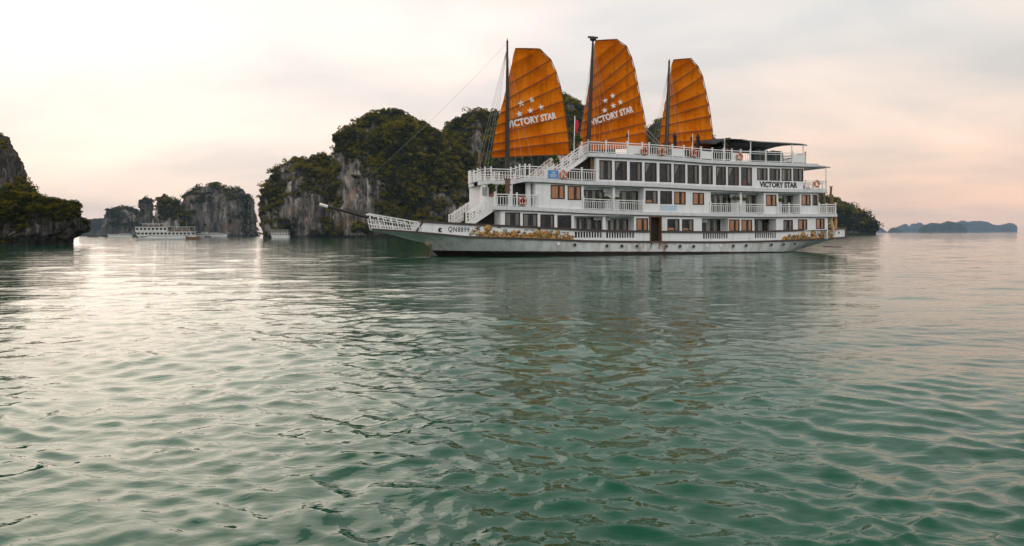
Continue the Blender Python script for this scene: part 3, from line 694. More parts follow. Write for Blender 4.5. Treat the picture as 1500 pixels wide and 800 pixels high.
def cap(side):
    f = (lambda x: y_rub(x)) if side < 0 else (lambda x: 2 * CY - y_rub(x))
    segs = [[x for x in capx if x < DOOR[0] - .12] + [DOOR[0] - .12], [DOOR[1] + .12] + [x for x in capx if x > DOOR[1] + .12]] if side < 0 else [capx]
    for sg in segs:
        m = MB()
        for a, b in zip(sg[:-1], sg[1:]): m.bar((a, f(a), z_cap(a)), (b, f(b), z_cap(b)), .26, .19)
        m.build('cap_rail', M['dark'], SHIP)
cap(-1); cap(1)
m = MB()
for yy in (y_rub(XB0) + .06, 2 * CY - y_rub(XB0) - .06): m.bar((XB0 - .62, yy + .03, z_rub(XB0)), (XB0 + .06, yy - .06, z_cap(XB0)), .12, .16)
m.bar((XB0 - .1, y_rub(XB0), z_cap(XB0)), (XB0 - .1, 2 * CY - y_rub(XB0), z_cap(XB0)), .2, .14)
m.build('bulwark_trim', M['dark'], SHIP)
# stern post trim
m = MB(); m.bar((X_STERN + .02, y_rub(X_STERN) - .02, z_rub(X_STERN) - .1), (X_STERN + .1, y_rub(X_STERN) - .02, z_cap(X_STERN)), .16); m.build('stern_trim', M['dark'], SHIP)

# ---- portholes along the hull
for px, py in [(842, 359), (889, 360.5), (911, 360.6), (933, 360.8), (976, 360.8), (996, 361), (1016, 361.2), (1074, 360.3), (1093, 359.8), (1130, 358.8), (1148, 358.2), (1164, 357.4)]:
    x, z = S(px, py); m = MB(); m.torus((x, -.012, z), .165, .035, (1, 0, 0), (0, 0, 1), 18, 6); r = m.build('porthole', M['grey'], SHIP)
    g = MB(); k = 16; g.add([(x + .16 * math.cos(2 * math.pi * i / k), -.02, z + .16 * math.sin(2 * math.pi * i / k)) for i in range(k)], [tuple(range(k))]); g.build('porthole_glass', M['black'], r)
for px, py in [(818, 357), (1036, 360), (1056, 360)]:
    x, z = S(px, py); m = MB(); k = 16; m.tube([(x, .02, z), (x, -.03, z)], [.15, .15], 16); m.build('porthole_cover', M['white'], SHIP)
# hawse hole and bow pad at the stem, anchor chain
x, z = S(645, 337, 1.5); m = MB(); m.torus((x, y_rub(x) - .01, z), .16, .05, (1, 0, 0), (0, 0, 1)); h_ = m.build('hawse_hole', M['dark'], SHIP)
m = MB(); m.tube([(x, y_rub(x) + .02, z), (x, y_rub(x) - .012, z)], [.15, .15], 14); m.build('hawse_hole_shadow', M['black'], h_)
x, z = S(1229, 341, 1.2); m = MB(); m.tube([(x, y_rub(x) + .02, z), (x, y_rub(x) - .02, z)], [.13, .13], 14); m.build('hawse_hole', M['black'], SHIP)
x, z = S(629, 356.5, CY - .35); m = MB(); m.ball((x, CY - .3, z), .36, 14, 9, (1.1, .9, .75)); m.build('bow_roller', M['cream'], SHIP)
def chain(a, b):
    m = MB(); a = Vector(a); b = Vector(b); n = int((b - a).length / .13)
    for i in range(n):
        p = a.lerp(b, (i + .5) / n); d = (b - a).normalized()
        if i % 2: m.torus(p, .075, .026, d, Vector((0, 1, 0)), 10, 6)
        else: m.torus(p, .075, .026, d, d.cross(Vector((0, 1, 0))), 10, 6)
    m.build('anchor_chain', M['rust'], SHIP)
chain((x - .15, CY - .45, z - .2), (x - .55, CY - .9, -.3)); chain((x + .1, CY - .5, z - .2), (x - .15, CY - 1.0, -.3))
x, z = S(1216, 361.5, 2.0); x2, z2 = S(1234, 362, 2.0); m = MB(); m.tube([(x - .8, 2.2, z), (x2, 2.0, z2)], .06, 8); m.build('stern_bar', M['dark'], SHIP)

# ---- deck edges
SL2T = poly([(725, 301.7), (775, 302.9), (830, 305.6), (890, 308.6), (960, 310.6), (1060, 312.7), (1120, 313.2), (1226, 313.3)])
SL2B = poly([(725, 307.2), (775, 308.5), (830, 311), (890, 313.6), (960, 315.4), (1060, 317.3), (1120, 317.8), (1226, 317.5)])
SL3T = poly([(750, 259.8), (768, 260.2), (800, 261.6), (850, 264.9), (890, 266.0), (960, 268.6), (1040, 272.9), (1120, 275.8), (1180, 277.3), (1211, 278)])
SL3B = poly([(750, 265.8), (768, 266.0), (800, 267.2), (850, 270.3), (890, 271.4), (960, 274.0), (1040, 278.2), (1120, 280.9), (1180, 282), (1211, 282.2)])
SL4T = poly([(862, 223.7), (910, 225.4), (960, 227.7), (1000, 230.9), (1040, 234.4), (1100, 236.9), (1180, 239.5), (1198, 240)])
SL4B = poly([(862, 229.3), (910, 231.2), (960, 233.4), (1000, 236.2), (1040, 239.4), (1100, 241.6), (1180, 244.2), (1198, 244.4)])
def slab(name, x0, x1, zt, zb, y=-0.06, mat='slab', yfar=None):
    m = MB(); xs = list(np.linspace(x0, x1, max(3, int((x1 - x0) / 1.0))))
    for a, b in zip(xs[:-1], xs[1:]): m.seg(a, b, y, y, (yfar or 2 * CY) - 2 * y, zb(a), zt(a), zb(b), zt(b))
    o = m.build(name, M[mat], SHIP); m = MB()
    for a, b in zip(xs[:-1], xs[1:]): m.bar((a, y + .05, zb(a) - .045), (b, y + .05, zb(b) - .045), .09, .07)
    m.build('edge_shadow_strip', M['dark'], o)  # dark strip put in as the shadow under the deck edge
    return o
x2a, x2b = sxp(725, 304), sxp(1226, 315)
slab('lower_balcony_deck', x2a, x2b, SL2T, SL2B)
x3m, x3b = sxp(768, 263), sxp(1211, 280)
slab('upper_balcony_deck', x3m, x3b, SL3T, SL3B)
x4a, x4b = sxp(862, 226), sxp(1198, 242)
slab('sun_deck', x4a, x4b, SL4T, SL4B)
# the narrower rounded fore part of the upper terrace
YF = 1.55
fz_t = (S(704, 264.4, YF)[1] + S(731, 263.6, YF)[1]) / 2; fz_b = fz_t - .36
near = [(S(699.5, 266, 4.0)[0], 4.0), (S(700.5, 266, 3.2)[0], 3.2), (S(704, 266, 2.5)[0], 2.5), (S(711, 266, 1.8)[0], 1.8), (S(720, 266, YF)[0], YF), (S(749, 266, YF)[0], YF), (S(756, 264, 1.2)[0], 1.2), (S(762, 264, .6)[0], .6), (x3m, -.06)]
def fore_deck():
    m = MB(); top = near + [(x, 2 * CY - y) for x, y in near[::-1]]; n = len(top)
    zt = lambda x: np.interp(x, [near[5][0], x3m], [fz_t, SL3T(x3m)]); zb = lambda x: np.interp(x, [near[5][0], x3m], [fz_b, SL3B(x3m)])
    vs = [(x, y, zb(x)) for x, y in top] + [(x, y, zt(x)) for x, y in top]
    half = len(near)
    fs = [(i, i + 1, n + i + 1, n + i) for i in range(n - 1)]
    for i in range(half - 1): fs += [(i, i + 1, n - 2 - i, n - 1 - i)[::-1], (n + i, n + i + 1, 2 * n - 2 - i, 2 * n - 1 - i)]
    m.add(vs, fs); m.build('terrace_deck', M['slab'], SHIP)
fore_deck()

# ---- windows: (x0, x1, top, bottom, kind)
ROW1 = [(740, 761.5, 311.5, 331, 'pale'), (766, 787, 313, 332.5, 'pale'), (791.5, 811.5, 314.3, 334, 'brown'), (816.5, 836.5, 315.5, 335, 'black'), (932, 949, 320, 338.2, 'amber'), (977.5, 995, 321, 338.3, 'half'), (999, 1015.5, 321.3, 338.5, 'half'),
        (1068, 1083, 321.7, 338.6, 'amber'), (1086, 1101.5, 322, 338.6, 'amber'), (1147.5, 1161, 322.2, 337.2, 'pale'), (1169, 1182, 321.5, 336.4, 'amber'), (1195, 1207.5, 320.3, 335.3, 'amber')]
ROW2 = [(806.6, 827, 271.3, 291.5, 'amber'), (831.5, 851, 272.5, 293, 'amber'), (945.5, 963, 279.5, 298, 'half'), (967, 984, 280, 299, 'black'), (987.5, 1004, 281, 299.6, 'amber'), (1014.5, 1031, 282.5, 300, 'amber'), (1122, 1137, 285.3, 301.6, 'amber'), (1174, 1187, 285.3, 301, 'amber'), (1190, 1197.3, 285.5, 301, 'amber')]
ROW3 = [(878, 896, 235, 263, 'pale'), (900.5, 918, 236.3, 264, 'tied'), (922.5, 940, 237.5, 265, 'grey'), (944.3, 961.5, 238.6, 266, 'tied'), (966, 983, 239.6, 266.7, 'grey'), (987, 1003.3, 240.7, 268, 'tied'), (1007, 1023.5, 241.9, 269, 'grey'), (1027.5, 1043.7, 243, 269.8, 'grey'),
        (1048.7, 1063, 244.2, 271, 'tied'), (1066.3, 1082, 244.8, 271.6, 'tied'), (1085.5, 1101, 245.4, 272, 'red'), (1109, 1124, 246.6, 264, 'pale'), (1127, 1142.3, 247, 264.5, 'grey'), (1144.7, 1159, 247.2, 265, 'pale'), (1161.6, 1176, 247.5, 265.4, 'grey')]
WY = 0.12
def window(w, y=WY):
    a, b, c, d = hole(*w[:4], y); k = w[4]; f = .085; mid = a + (b - a) * .60
    m = MB(); yb, yf_ = y - .035, y + .07
    m.box(a - .02, b + .02, yb, yf_, d - f, d + .02); m.box(a - .02, b + .02, yb, yf_, c - .02, c + f)
    m.box(a - .02, a + f, yb, yf_, c + f, d - f); m.box(b - f, b + .02, yb, yf_, c + f, d - f); m.box(mid - .05, mid + .05, yb, yf_, c + f, d - f)
    o = m.build('window', M['frame'], SHIP)
    tr = MB(); w_ = .075
    tr.box(a - .02 - w_, b + .02 + w_, y - .022, y - .002, d + .02, d + .02 + w_); tr.box(a - .02 - w_, b + .02 + w_, y - .022, y - .002, c - .02 - w_, c - .02)
    for p in (a - .02 - w_, b + .02): tr.box(p, p + w_, y - .022, y - .002, c - .02, d + .02)
    tr.build('window_trim', M['trim'], o)
    g = MB()
    for p, q in ((a + f - .01, mid - .04), (mid + .04, b - f + .01)): g.box(p, q, y + .005, y + .025, c + f - .01, d - f + .01)
    g.build('pane', M['glass'], o)
    bl = MB(); bl.box(a - .05, b + .05, y + .42, y + .44, c - .1, d + .1); bl.build('dark_room_backing', M['black' if k in ('black', 'half') else 'roomdark'], o)  # dark panel painted as the unlit room behind the window
    def drape(p, q, lo, hi, mat, tri=False):
        n = max(4, int((q - p) / .05)); vs = []; fs = []
        for i in range(n + 1):
            x = p + (q - p) * i / n; yy = y + .075 + .03 * math.sin(i * 1.9)
            zz = lo + ((hi - lo) * (i / n) * .95 if tri else 0); vs += [(x, yy, zz), (x, yy - .01, hi)]
        fs = [(2 * i, 2 * i + 2, 2 * i + 3, 2 * i + 1) for i in range(n)]
        MB().add(vs, fs, True).build('curtain', M[mat], o)
    L0, L1, R0, R1, B, T = a + f, mid - .05, mid + .05, b - f, c + f, d - f; r = random.random() * .08
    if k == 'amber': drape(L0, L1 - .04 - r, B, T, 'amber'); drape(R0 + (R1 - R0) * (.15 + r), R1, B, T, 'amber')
    elif k == 'pale': drape(L0, L0 + (L1 - L0) * (.55 + r), B, T, 'pale'); drape(R0 + (R1 - R0) * .3, R1, B, T, 'pale')
    elif k == 'brown': drape(L0 + .1, L0 + (L1 - L0) * (.5 + r), B, T, 'wood'); drape(R0 + (R1 - R0) * .5, R1, B, T, 'pale')
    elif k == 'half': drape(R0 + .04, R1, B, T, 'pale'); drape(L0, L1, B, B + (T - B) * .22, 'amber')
    elif k == 'tied': drape(L0, L0 + (L1 - L0) * .75, B + (T - B) * .35, T, 'pale', True); drape(R0 + (R1 - R0) * .4, R1, B, T, 'wood')
    elif k == 'grey': drape(R0 + (R1 - R0) * .25, R1 - .05, B, T, 'pale')
    elif k == 'red': drape(L0 + (L1 - L0) * .4, L1, B, B + (T - B) * .32, 'red'); drape(R0 + .05, R1, B + .2, T, 'pale')
for w in ROW1 + ROW2 + ROW3: window(w)

# ---- recessed balconies: opening in the wall, then sliding doors on the inner wall
REC1 = [(841, 929, 316.8, 338.0), (1028, 1067, 320, 339.2), (1105, 1137, 320.5, 338.8)]
REC2 = [(855, 943, 274, 307.5), (1041, 1119, 282, 312), (1140, 1172, 284, 312.6)]
yw = lambda x: WY
h1 = [hole(*w[:4], WY) for w in ROW1] + [hole(*r, WY) for r in REC1] + [(DOOR[0] - .1, DOOR[1] + .1, 0, DOOR[3] + .05)]
h2 = [hole(*w[:4], WY) for w in ROW2] + [hole(*r, WY) for r in REC2]
h3 = [hole(*w[:4], WY) for w in ROW3]
h2 = [(a, b, (c if c > SL2T(a) + .3 else 0), d) for a, b, c, d in h2]
X1 = (sxp(734, 320), sxp(1214, 320)); X2 = (sxp(785, 285), sxp(1199, 290)); X3 = (sxp(873, 250), sxp(1178, 255))
wall('cabin_wall', M['white'], yw, lambda x: z_cap(x) - .05, SL2B, *X1, h1)
wall('cabin_wall', M['white'], yw, SL2T, SL3B, *X2, h2)
wall('cabin_wall', M['white'], yw, SL3T, SL4B, *X3, h3)
# inner block (back walls of the balconies), end walls and the far side
def core(X, zb, zt, recs, y0=1.25):
    m = MB(); xs = list(np.linspace(X[0] + .003, X[1] - .003, 14))
    for a, b in zip(xs[:-1], xs[1:]): m.seg(a, b, y0, y0, 2 * CY - y0 - WY, zb(a), zt(a), zb(b), zt(b))
    for x in (X[0] + .05, X[1] - .05): m.seg(x - .05, x + .05, WY + .003, WY + .003, y0, zb(x), zt(x) - .003, zb(x), zt(x) - .003)
    for r in recs:
        a, b, c, d = hole(*r, WY)
        for x in (a - .06, b + .06): m.seg(x - .055, x + .055, WY + .1, WY + .1, y0 - WY - .1, zb(x), zt(x) - .004, zb(x), zt(x) - .004)
    m.build('inner_cabin', M['white'], SHIP)
core(X1, lambda x: z_rub(x) + .01, SL2B, REC1); core(X2, SL2T, SL3B, REC2); core(X3, SL3T, SL4B, [])
def sliding(px0, px1, y0, y1, n=2):
    yb = 1.25; a, b, c, d = hole(px0, px1, y0, y1, yb); m = MB(); f = .07
    m.box(a, b, yb - .1, yb - .004, d - f, d); m.box(a, b, yb - .1, yb - .004, c, c + f)
    for i in range(n + 1):
        x = a + (b - a) * i / n; m.box(x - f / 2 - (.003 if i else 0), x + f / 2, yb - .1, yb - .004, c + f, d - f)
    o = m.build('sliding_door', M['frame'], SHIP)
    g = MB(); g.box(a + .02, b - .02, yb - .05, yb - .03, c + .03, d - .03); g.build('pane', M['glass'], o)
    q = MB(); q.box(a + .02, b - .02, yb - .014, yb - .006, c + .03, d - .03); q.build('dark_room_backing', M['roomdark'], o)  # dark panel in place of the room's shade behind the door glass
    for i in range(n):
        u0 = a + (b - a) * (i + .25 + .2 * random.random()) / n; u1 = u0 + (b - a) / n * (.25 + .25 * random.random())
        MB().box(u0, u1, yb - .024, yb - .017, c + .06, d - .06).build('curtain', M['pale'], o)
for s in [(845, 880, 319, 339, 3), (891, 919, 320.5, 340, 3), (1029, 1054, 321.5, 341, 2), (1106, 1131, 322, 340, 2),
          (855, 884, 278.5, 306, 3), (908, 935, 280, 308, 2), (1042, 1069, 285, 311, 3), (1093, 1111, 286, 311, 2), (1146, 1165, 287, 312, 2)]: sliding(*s)
for px0, px1, y0, y1 in [(883, 887, 315, 339.2), (897.5, 901, 274, 308), (1083.5, 1087, 282, 312.5)]:
    a, b, c, d = hole(px0, px1, y0, y1, .3); x = (a + b) / 2; z0 = SL2T(x) if y1 < 313 and y0 < 300 else z_cap(x); z1 = SL3B(x) if y0 < 300 else SL2B(x)
    MB().box(a, b, .3, .48, z0 - .02, z1 + .02).build('balcony_post', M['rail'], SHIP)
def ac(px0, px1, y0, y1, y=.75):
    a, b, c, d = hole(px0, px1, y0, y1, y); o = MB().box(a, b, y, y + .3, c, d).build('air_conditioner', M['ac'], SHIP)
    m = MB(); m.torus(((a * .58 + b * .42), y - .012, (c + d) / 2), (d - c) * .34, .02, (1, 0, 0), (0, 0, 1), 18, 5)
    for k in range(5): zq = c + (d - c) * (.2 + .15 * k); m.box(a + .06, b - .2, y - .012, y - .004, zq, zq + .02)
    m.build('fan_grille', M['grey'], o)
for q in [(871, 882, 315.5, 322.5), (886, 894, 315.8, 322.5), (885, 896, 274.8, 282), (901.5, 908, 275, 282.3), (1028, 1036, 320.5, 326), (1129, 1136, 321, 326.5), (1071, 1081, 283, 289.5), (1088, 1093, 283.3, 289.5), (1141, 1145.5, 284.7, 290), (727, 735, 308, 316)]: ac(*q)

# ---- boarding door
a, b, c, d = DOOR; m = MB()
m.box(a - .09, a, -.05, .5, c + .02, d + .12); m.box(b, b + .09, -.05, .5, c + .02, d + .12); m.box(a, b, -.05, .5, d - .02, d + .12); m.box(a, b, -.05, .5, c - .06, c + .03)
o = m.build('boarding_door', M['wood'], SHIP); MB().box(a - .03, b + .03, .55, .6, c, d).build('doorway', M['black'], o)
m = MB(); x, z = S(956, 358); m.bar((a - .2, -.16, z + .18), (b + .5, -.16, z + .2), .09)
for q in (0.1, .9): m.bar((a + (b - a) * q, -.06, z + .2), (a + (b - a) * q - .2, -.1, z - .45), .06)
m.build('fender_bracket', M['rust'], SHIP)

# ---- railings
def railing(path, h=1.0, post=1.7, bal=.24, name='railing', solid=(), bare=(), closed=False, mat='rail', tall=.14):
    m = MB(); P = [Vector(p) for p in path]; acc = 0
    def postat(p): m.box(p.x - .055, p.x + .055, p.y - .055, p.y + .055, p.z, p.z + h + tall); m.box(p.x - .08, p.x + .08, p.y - .08, p.y + .08, p.z + h + tall, p.z + h + tall + .06)
    for i, (a, b) in enumerate(zip(P[:-1], P[1:])):
        d = b - a; n = max(1, round(d.length / post)); up = Vector((0, 0, 1))
        postat(a)
        for k in range(1, n): postat(a.lerp(b, k / n))
        for z, w in ((h, .075), (h * .80, .045), (.10, .055)): m.bar(a + up * z, b + up * z, w)
        if i in solid:
            m.bar(a + up * (h * .46), b + up * (h * .46), .03, h * .66)
            continue
        if i in bare: continue
        k = max(1, int(d.length / bal))
        for q in range(1, k):
            p = a.lerp(b, q / k); m.box(p.x - .023, p.x + .023, p.y - .023, p.y + .023, p.z + .1, p.z + h * .8)
    postat(P[-1])
    return m.build(name, M[mat], SHIP)
def along(px0, px1, zf, y, n=8, py=300):
    a, b = sxp(px0, py), sxp(px1, py); return [(x, y, zf(x)) for x in np.linspace(a, b, n)]
railing(along(725, 789, SL2T, .02, 3), 1.06)
railing(along(855, 942, SL2T, .02, 2), 1.0, 2.9, .22); railing(along(1041, 1119, SL2T, .02, 2), .95, 2.9, .22); railing(along(1139.5, 1172, SL2T, .02, 2), .95, 1.6, .22)
railing(along(1200, 1224, SL2T, .02, 2) + [(sxp(1225, 300), 2.6, SL2T(99))], 1.0)
fr = [(x, y + (.12 if y < 3.3 else 0), fz_t) for x, y in near[:6]] + [(near[6][0], 1.3, (fz_t + SL3T(x3m)) / 2), (near[7][0], .75, SL3T(x3m)), (x3m + .1, .08, SL3T(x3m))]
railing(fr + along(776, 877, SL3T, .04, 5, 262), 1.05, 1.55)
railing([(x, 2 * CY - y, z) for x, y, z in fr] + [(x, 2 * CY - y, z) for x, y, z in along(776, 877, SL3T, .04, 3, 262)], 1.05, 1.55)
railing([fr[0], (fr[0][0] - .03, 2 * CY - fr[0][1], fr[0][2])], 1.05, 1.2)
top = [862, 888, 919, 941, 951, 985, 1002, 1014, 1027, 1043.5, 1060, 1072, 1085, 1099, 1144, 1161, 1180]
railing([(sxp(p, 225), .02, SL4T(sxp(p, 225))) for p in top], 1.03, 1.9, .24, solid=(2, 5, 8, 11, 15), bare=(13,))
railing([(sxp(p, 225), 2 * CY - .02, SL4T(sxp(p, 225))) for p in top[::3]], 1.03, 1.9, .26)
xa = sxp(862, 225); railing([(xa, .02, SL4T(xa)), (xa, 1.5, SL4T(xa))], 1.03, 1.4)
xa = sxp(1180, 225); railing([(xa, .02, SL4T(xa)), (xa, 2 * CY, SL4T(xa))], 1.03, 1.8)
railing(along(1180, 1210.5, SL3T, .02, 2, 270) + [(sxp(1210.5, 270), 2 * CY, SL3T(99))], .9, 2.0, .5, tall=.03)

# ---- pilothouse under the front terrace
def house():
    plan = [(S(702.5, 285, CY)[0], CY), (S(703, 285, 3.6)[0], 3.4), (S(705.5, 285, 2.6)[0], 2.5), (S(709, 285, 2.1)[0], 2.05), (S(715, 285, 1.95)[0], 1.95), (S(750, 285, 1.95)[0], 1.95)]
    zb = SL2T(plan[5][0]) - .25; m = MB(); full = plan[::-1] + [(x, 2 * CY - y) for x, y in plan[1:]]; n = len(full)
    zt = fz_b - .003
    m.add([(x, y, zb) for x, y in full] + [(x, y, zt) for x, y in full], [(i, i + 1, n + i + 1, n + i) for i in range(n - 1)])
    m.build('pilothouse', M['white'], SHIP)
    for q in [(716.5, 725, 273.8, 288, 'black'), (728.5, 746, 273.8, 301.5, 'black')]: 
        a, b, c, d = hole(*q[:4], 1.9); o = MB().box(a, b, 1.90, 1.96, c, d).build('window', M['frame'], SHIP)
        MB().box(a + .08, (a + b) / 2 - .03, 1.885, 1.89, c + .08, d - .08).build('pane', M['black'], o); MB().box((a + b) / 2 + .03, b - .08, 1.885, 1.89, c + .08, d - .08).build('pane', M['roomdark'], o)
    a, b, c, d = hole(706.8, 713, 273.5, 286, 1.98); m = MB()
    for k in range(8):
        z = c + (d - c) * k / 8; m.bar((a, 2.0, z), (b, 1.92, z), .04, .12)
    m.build('louvre', M['grey'], SHIP)
    for (x0, y0), (x1, y1) in zip(plan[1:3], plan[2:4]):
        zc, zd = S(700, 286, 2.6)[1], S(700, 274, 2.6)[1]; A = Vector((x0, y0, 0)); B_ = Vector((x1, y1, 0)); n_ = Vector((B_.y - A.y, A.x - B_.x, 0)).normalized(); n_ = n_ if n_.y < 0 else -n_
        q = MB(); p0 = A.lerp(B_, .2) + n_ * .015; p1 = A.lerp(B_, .8) + n_ * .015
        q.add([(p0.x, p0.y, zc), (p1.x, p1.y, zc), (p1.x, p1.y, zd), (p0.x, p0.y, zd)], [(0, 1, 2, 3)]); q.build('pane', M['roomdark'], SHIP)
house()
# black box standing for the shade behind the forward veranda, and its pillars
a, b, c, d = hole(752, 785, 266, 302, 1.6); MB().box(a, b, 1.6, 7.4, SL2T(a), SL3B(b) - .04).build('veranda_shade', M['black'], SHIP)
for px, y in ((748, 1.5), (774.5, .8)):
    x = sxp(px, 285, y); MB().box(x - .2, x + .2, y, y + .35, SL2T(x) - .01, (SL3B(x3m) if px > 760 else fz_b) - .01).build('pillar', M['rail'], SHIP)
a, b, c, d = hole(701, 733, 309, 333, 2.0); MB().box(a, b, 2.0, 7.2, z_rub(a), SL2B(b) - .02).build('under_stair_shade', M['black'], SHIP)  # black box standing in for the shade under the forward stairs
# black box as porch shade under the top stair, with its brown column
a, b, c, d = hole(849, 872, 231, 264, .9); MB().box(a, b, .9, 8.0, SL3T(a), SL4B(b) - .02).build('porch_shade', M['black'], SHIP)
x = sxp(867, 245, .55); m = MB(); m.tube([(x, .55, SL3T(x)), (x, .55, SL4B(x))], .17, 12); m.build('porch_column', M['wood'], SHIP)
x = sxp(874.5, 245, .1); MB().box(x - .1, x + .1, .02, .117, SL3T(x), SL4B(x)).build('corner_post', M['rail'], SHIP)

# ---- stairs
def stair(lo, hi, y0, y1, n=9, h=.95, name='stair'):
    lo = Vector((lo[0], 0, lo[1])); hi = Vector((hi[0], 0, hi[1])); o = None
    m = MB()
    for i in range(n):
        p = lo.lerp(hi, (i + .5) / n); m.box(p.x - .14, p.x + .14, y0 + .05, y1 - .05, p.z - .03, p.z + .03)
    for y in (y0, y1): m.bar((lo.x, y, lo.z - .1), (hi.x, y, hi.z - .1), .07, .34)
    o = m.build(name, M['rail'], SHIP)
    for y in (y0, y1):
        r = MB(); up = Vector((0, 0, 1))
        for z, w in ((h, .085), (h * .72, .05), (h * .46, .05)): r.bar((lo.x, y, lo.z + z), (hi.x, y, hi.z + z), w)
        for i in range(5):
            p = lo.lerp(hi, i / 4); r.box(p.x - .055, p.x + .055, y - .05, y + .05, p.z - .1, p.z + h + .12)
        k = 16
        for i in range(1, k):
            p = lo.lerp(hi, i / k); r.box(p.x - .022, p.x + .022, y - .022, y + .022, p.z + .05, p.z + h * .46)
        r.build('handrail', M['rail'], o)
stair(S(688, 328, .75), S(724, 304, .75), .75, 1.9, 8)
stair(S(688, 328, .75), S(724, 304, .75), 7.3, 8.45, 8)
stair((S(809, 261, .5)[0], S(809, 263.5, .5)[1]), S(861, 226.5, .5), .5, 2.2, 12)
stair((S(800, 261, 3.0)[0], S(809, 263.5, .5)[1]), S(850, 226.5, 3.0), 6.2, 8.0, 12)

# ---- bow platform with its open railing, bowsprit
def platform():
    pts = [(545.5, 336.2, 3.75), (565, 337.4, 3.35), (585, 338.8, 2.9), (604, 340, 2.45), (616, 340.8, 2.15)]
    base = [(S(px, py, y)[0], y, S(px, py, y)[1] + .08) for px, py, y in pts]; ex = .22
    for side in (0, 1):
        f = (lambda p: p) if side == 0 else (lambda p: (p[0], 2 * CY - p[1], p[2]))
        m = MB(); B_ = [Vector(f(p)) for p in base]; hgt = [1.32, 1.18, 1.05, .92, .85]
        out = Vector((-.28, -.1 if side == 0 else .1, 0))
        for a, b, ha, hb in zip(B_[:-1], B_[1:], hgt[:-1], hgt[1:]):
            for k, w in ((1, .09), (.62, .05), (.30, .06), (.04, .08)): m.bar(a + Vector((0, 0, ha * k)) + out * k, b + Vector((0, 0, hb * k)) + out * k, w)
            n = 5
            for i in range(n):
                t = i / n; p = a.lerp(b, t); q = ha + (hb - ha) * t; big = i % 3 == 0
                m.bar(p, p + Vector((0, 0, q * (1.0 if big else .7))) + out * (1.0 if big else .7), (.09 if big else .04))
        p = B_[-1]; m.bar(p, p + Vector((0, 0, .85)) + out, .1); m.build('bow_railing', M['rail'], SHIP)
    m = MB(); a = Vector(base[0]); b = Vector((base[0][0] - .05, 2 * CY - base[0][1], base[0][2]))
    for k in (1, .7, .34): m.bar(a + Vector((-.28 * k, 0, 1.32 * k)), b + Vector((-.28 * k, 0, 1.32 * k)), .08)
    m.build('bow_railing', M['rail'], SHIP)
    m = MB()
    for (x, y, z), (x1, y1, z1) in zip(base[:-1], base[1:]): m.add([(x, y, z - .05), (x1, y1, z1 - .05), (x1, 2 * CY - y1, z1 - .05), (x, 2 * CY - y, z - .05)], [(0, 1, 2, 3)])
    m.build('bow_platform', M['dark'], SHIP)
platform()
p0 = S(470.5, 300.2, CY); p1 = S(552, 322, CY); p2 = S(600, 334, CY)
m = MB(); m.tube([(p0[0], CY, p0[1]), (p1[0], CY, p1[1]), (p2[0], CY, p2[1])], [.11, .15, .18], 10); bs = m.build('bowsprit', M['mast'], SHIP)
q0 = S(468, 299.3, CY); q1 = S(480, 303, CY); m = MB(); m.tube([(q0[0], CY, q0[1]), (q1[0], CY, q1[1])], [.145, .15], 10); m.build('bowsprit_tip', M['letter'], bs)

# ---- masts, sails, rigging
SY = 4.15
def px_row(r, y): (a, b) = r; return S(*a, y), S(*b, y)
SAILS = [
 ([(752.5, 73, 788, 74.4), (748, 95, 789, 75.2), (742, 126, 804.7, 88.8), (736.5, 149, 813.4, 106.4), (732, 167, 820.5, 127.4), (728, 184, 825, 148), (725.5, 198, 828.8, 170.7), (723.5, 211, 832.3, 193), (722, 222, 834, 208), (721, 231, 835, 227)], 741, 64.4, 741, 250, 0.10),
 ([(870, 61, 900, 60.5), (867, 92, 901, 61.5), (863.5, 117, 914, 69.5), (860.5, 137, 922.5, 86), (857.8, 154, 928, 102.5), (855.6, 168, 932.5, 122.5), (853.8, 180, 936.5, 141), (852, 191, 942.5, 163), (850.5, 203, 946, 180), (849.3, 214, 948.2, 194), (848.6, 222, 949.5, 216)], 866, 56, 858.5, 226, 0.10),
 ([(984, 89, 1007.5, 88), (981.5, 104, 1008.5, 89.3), (978, 127, 1018, 98.8), (975.3, 146, 1026, 113), (973, 160, 1032.5, 136), (971.4, 173, 1037.5, 153), (970, 185, 1041, 170), (969, 199, 1044, 190), (968.3, 210, 1046, 206), (968, 219, 1047, 221)], 977, 91, 972.5, 232, 0.10)]
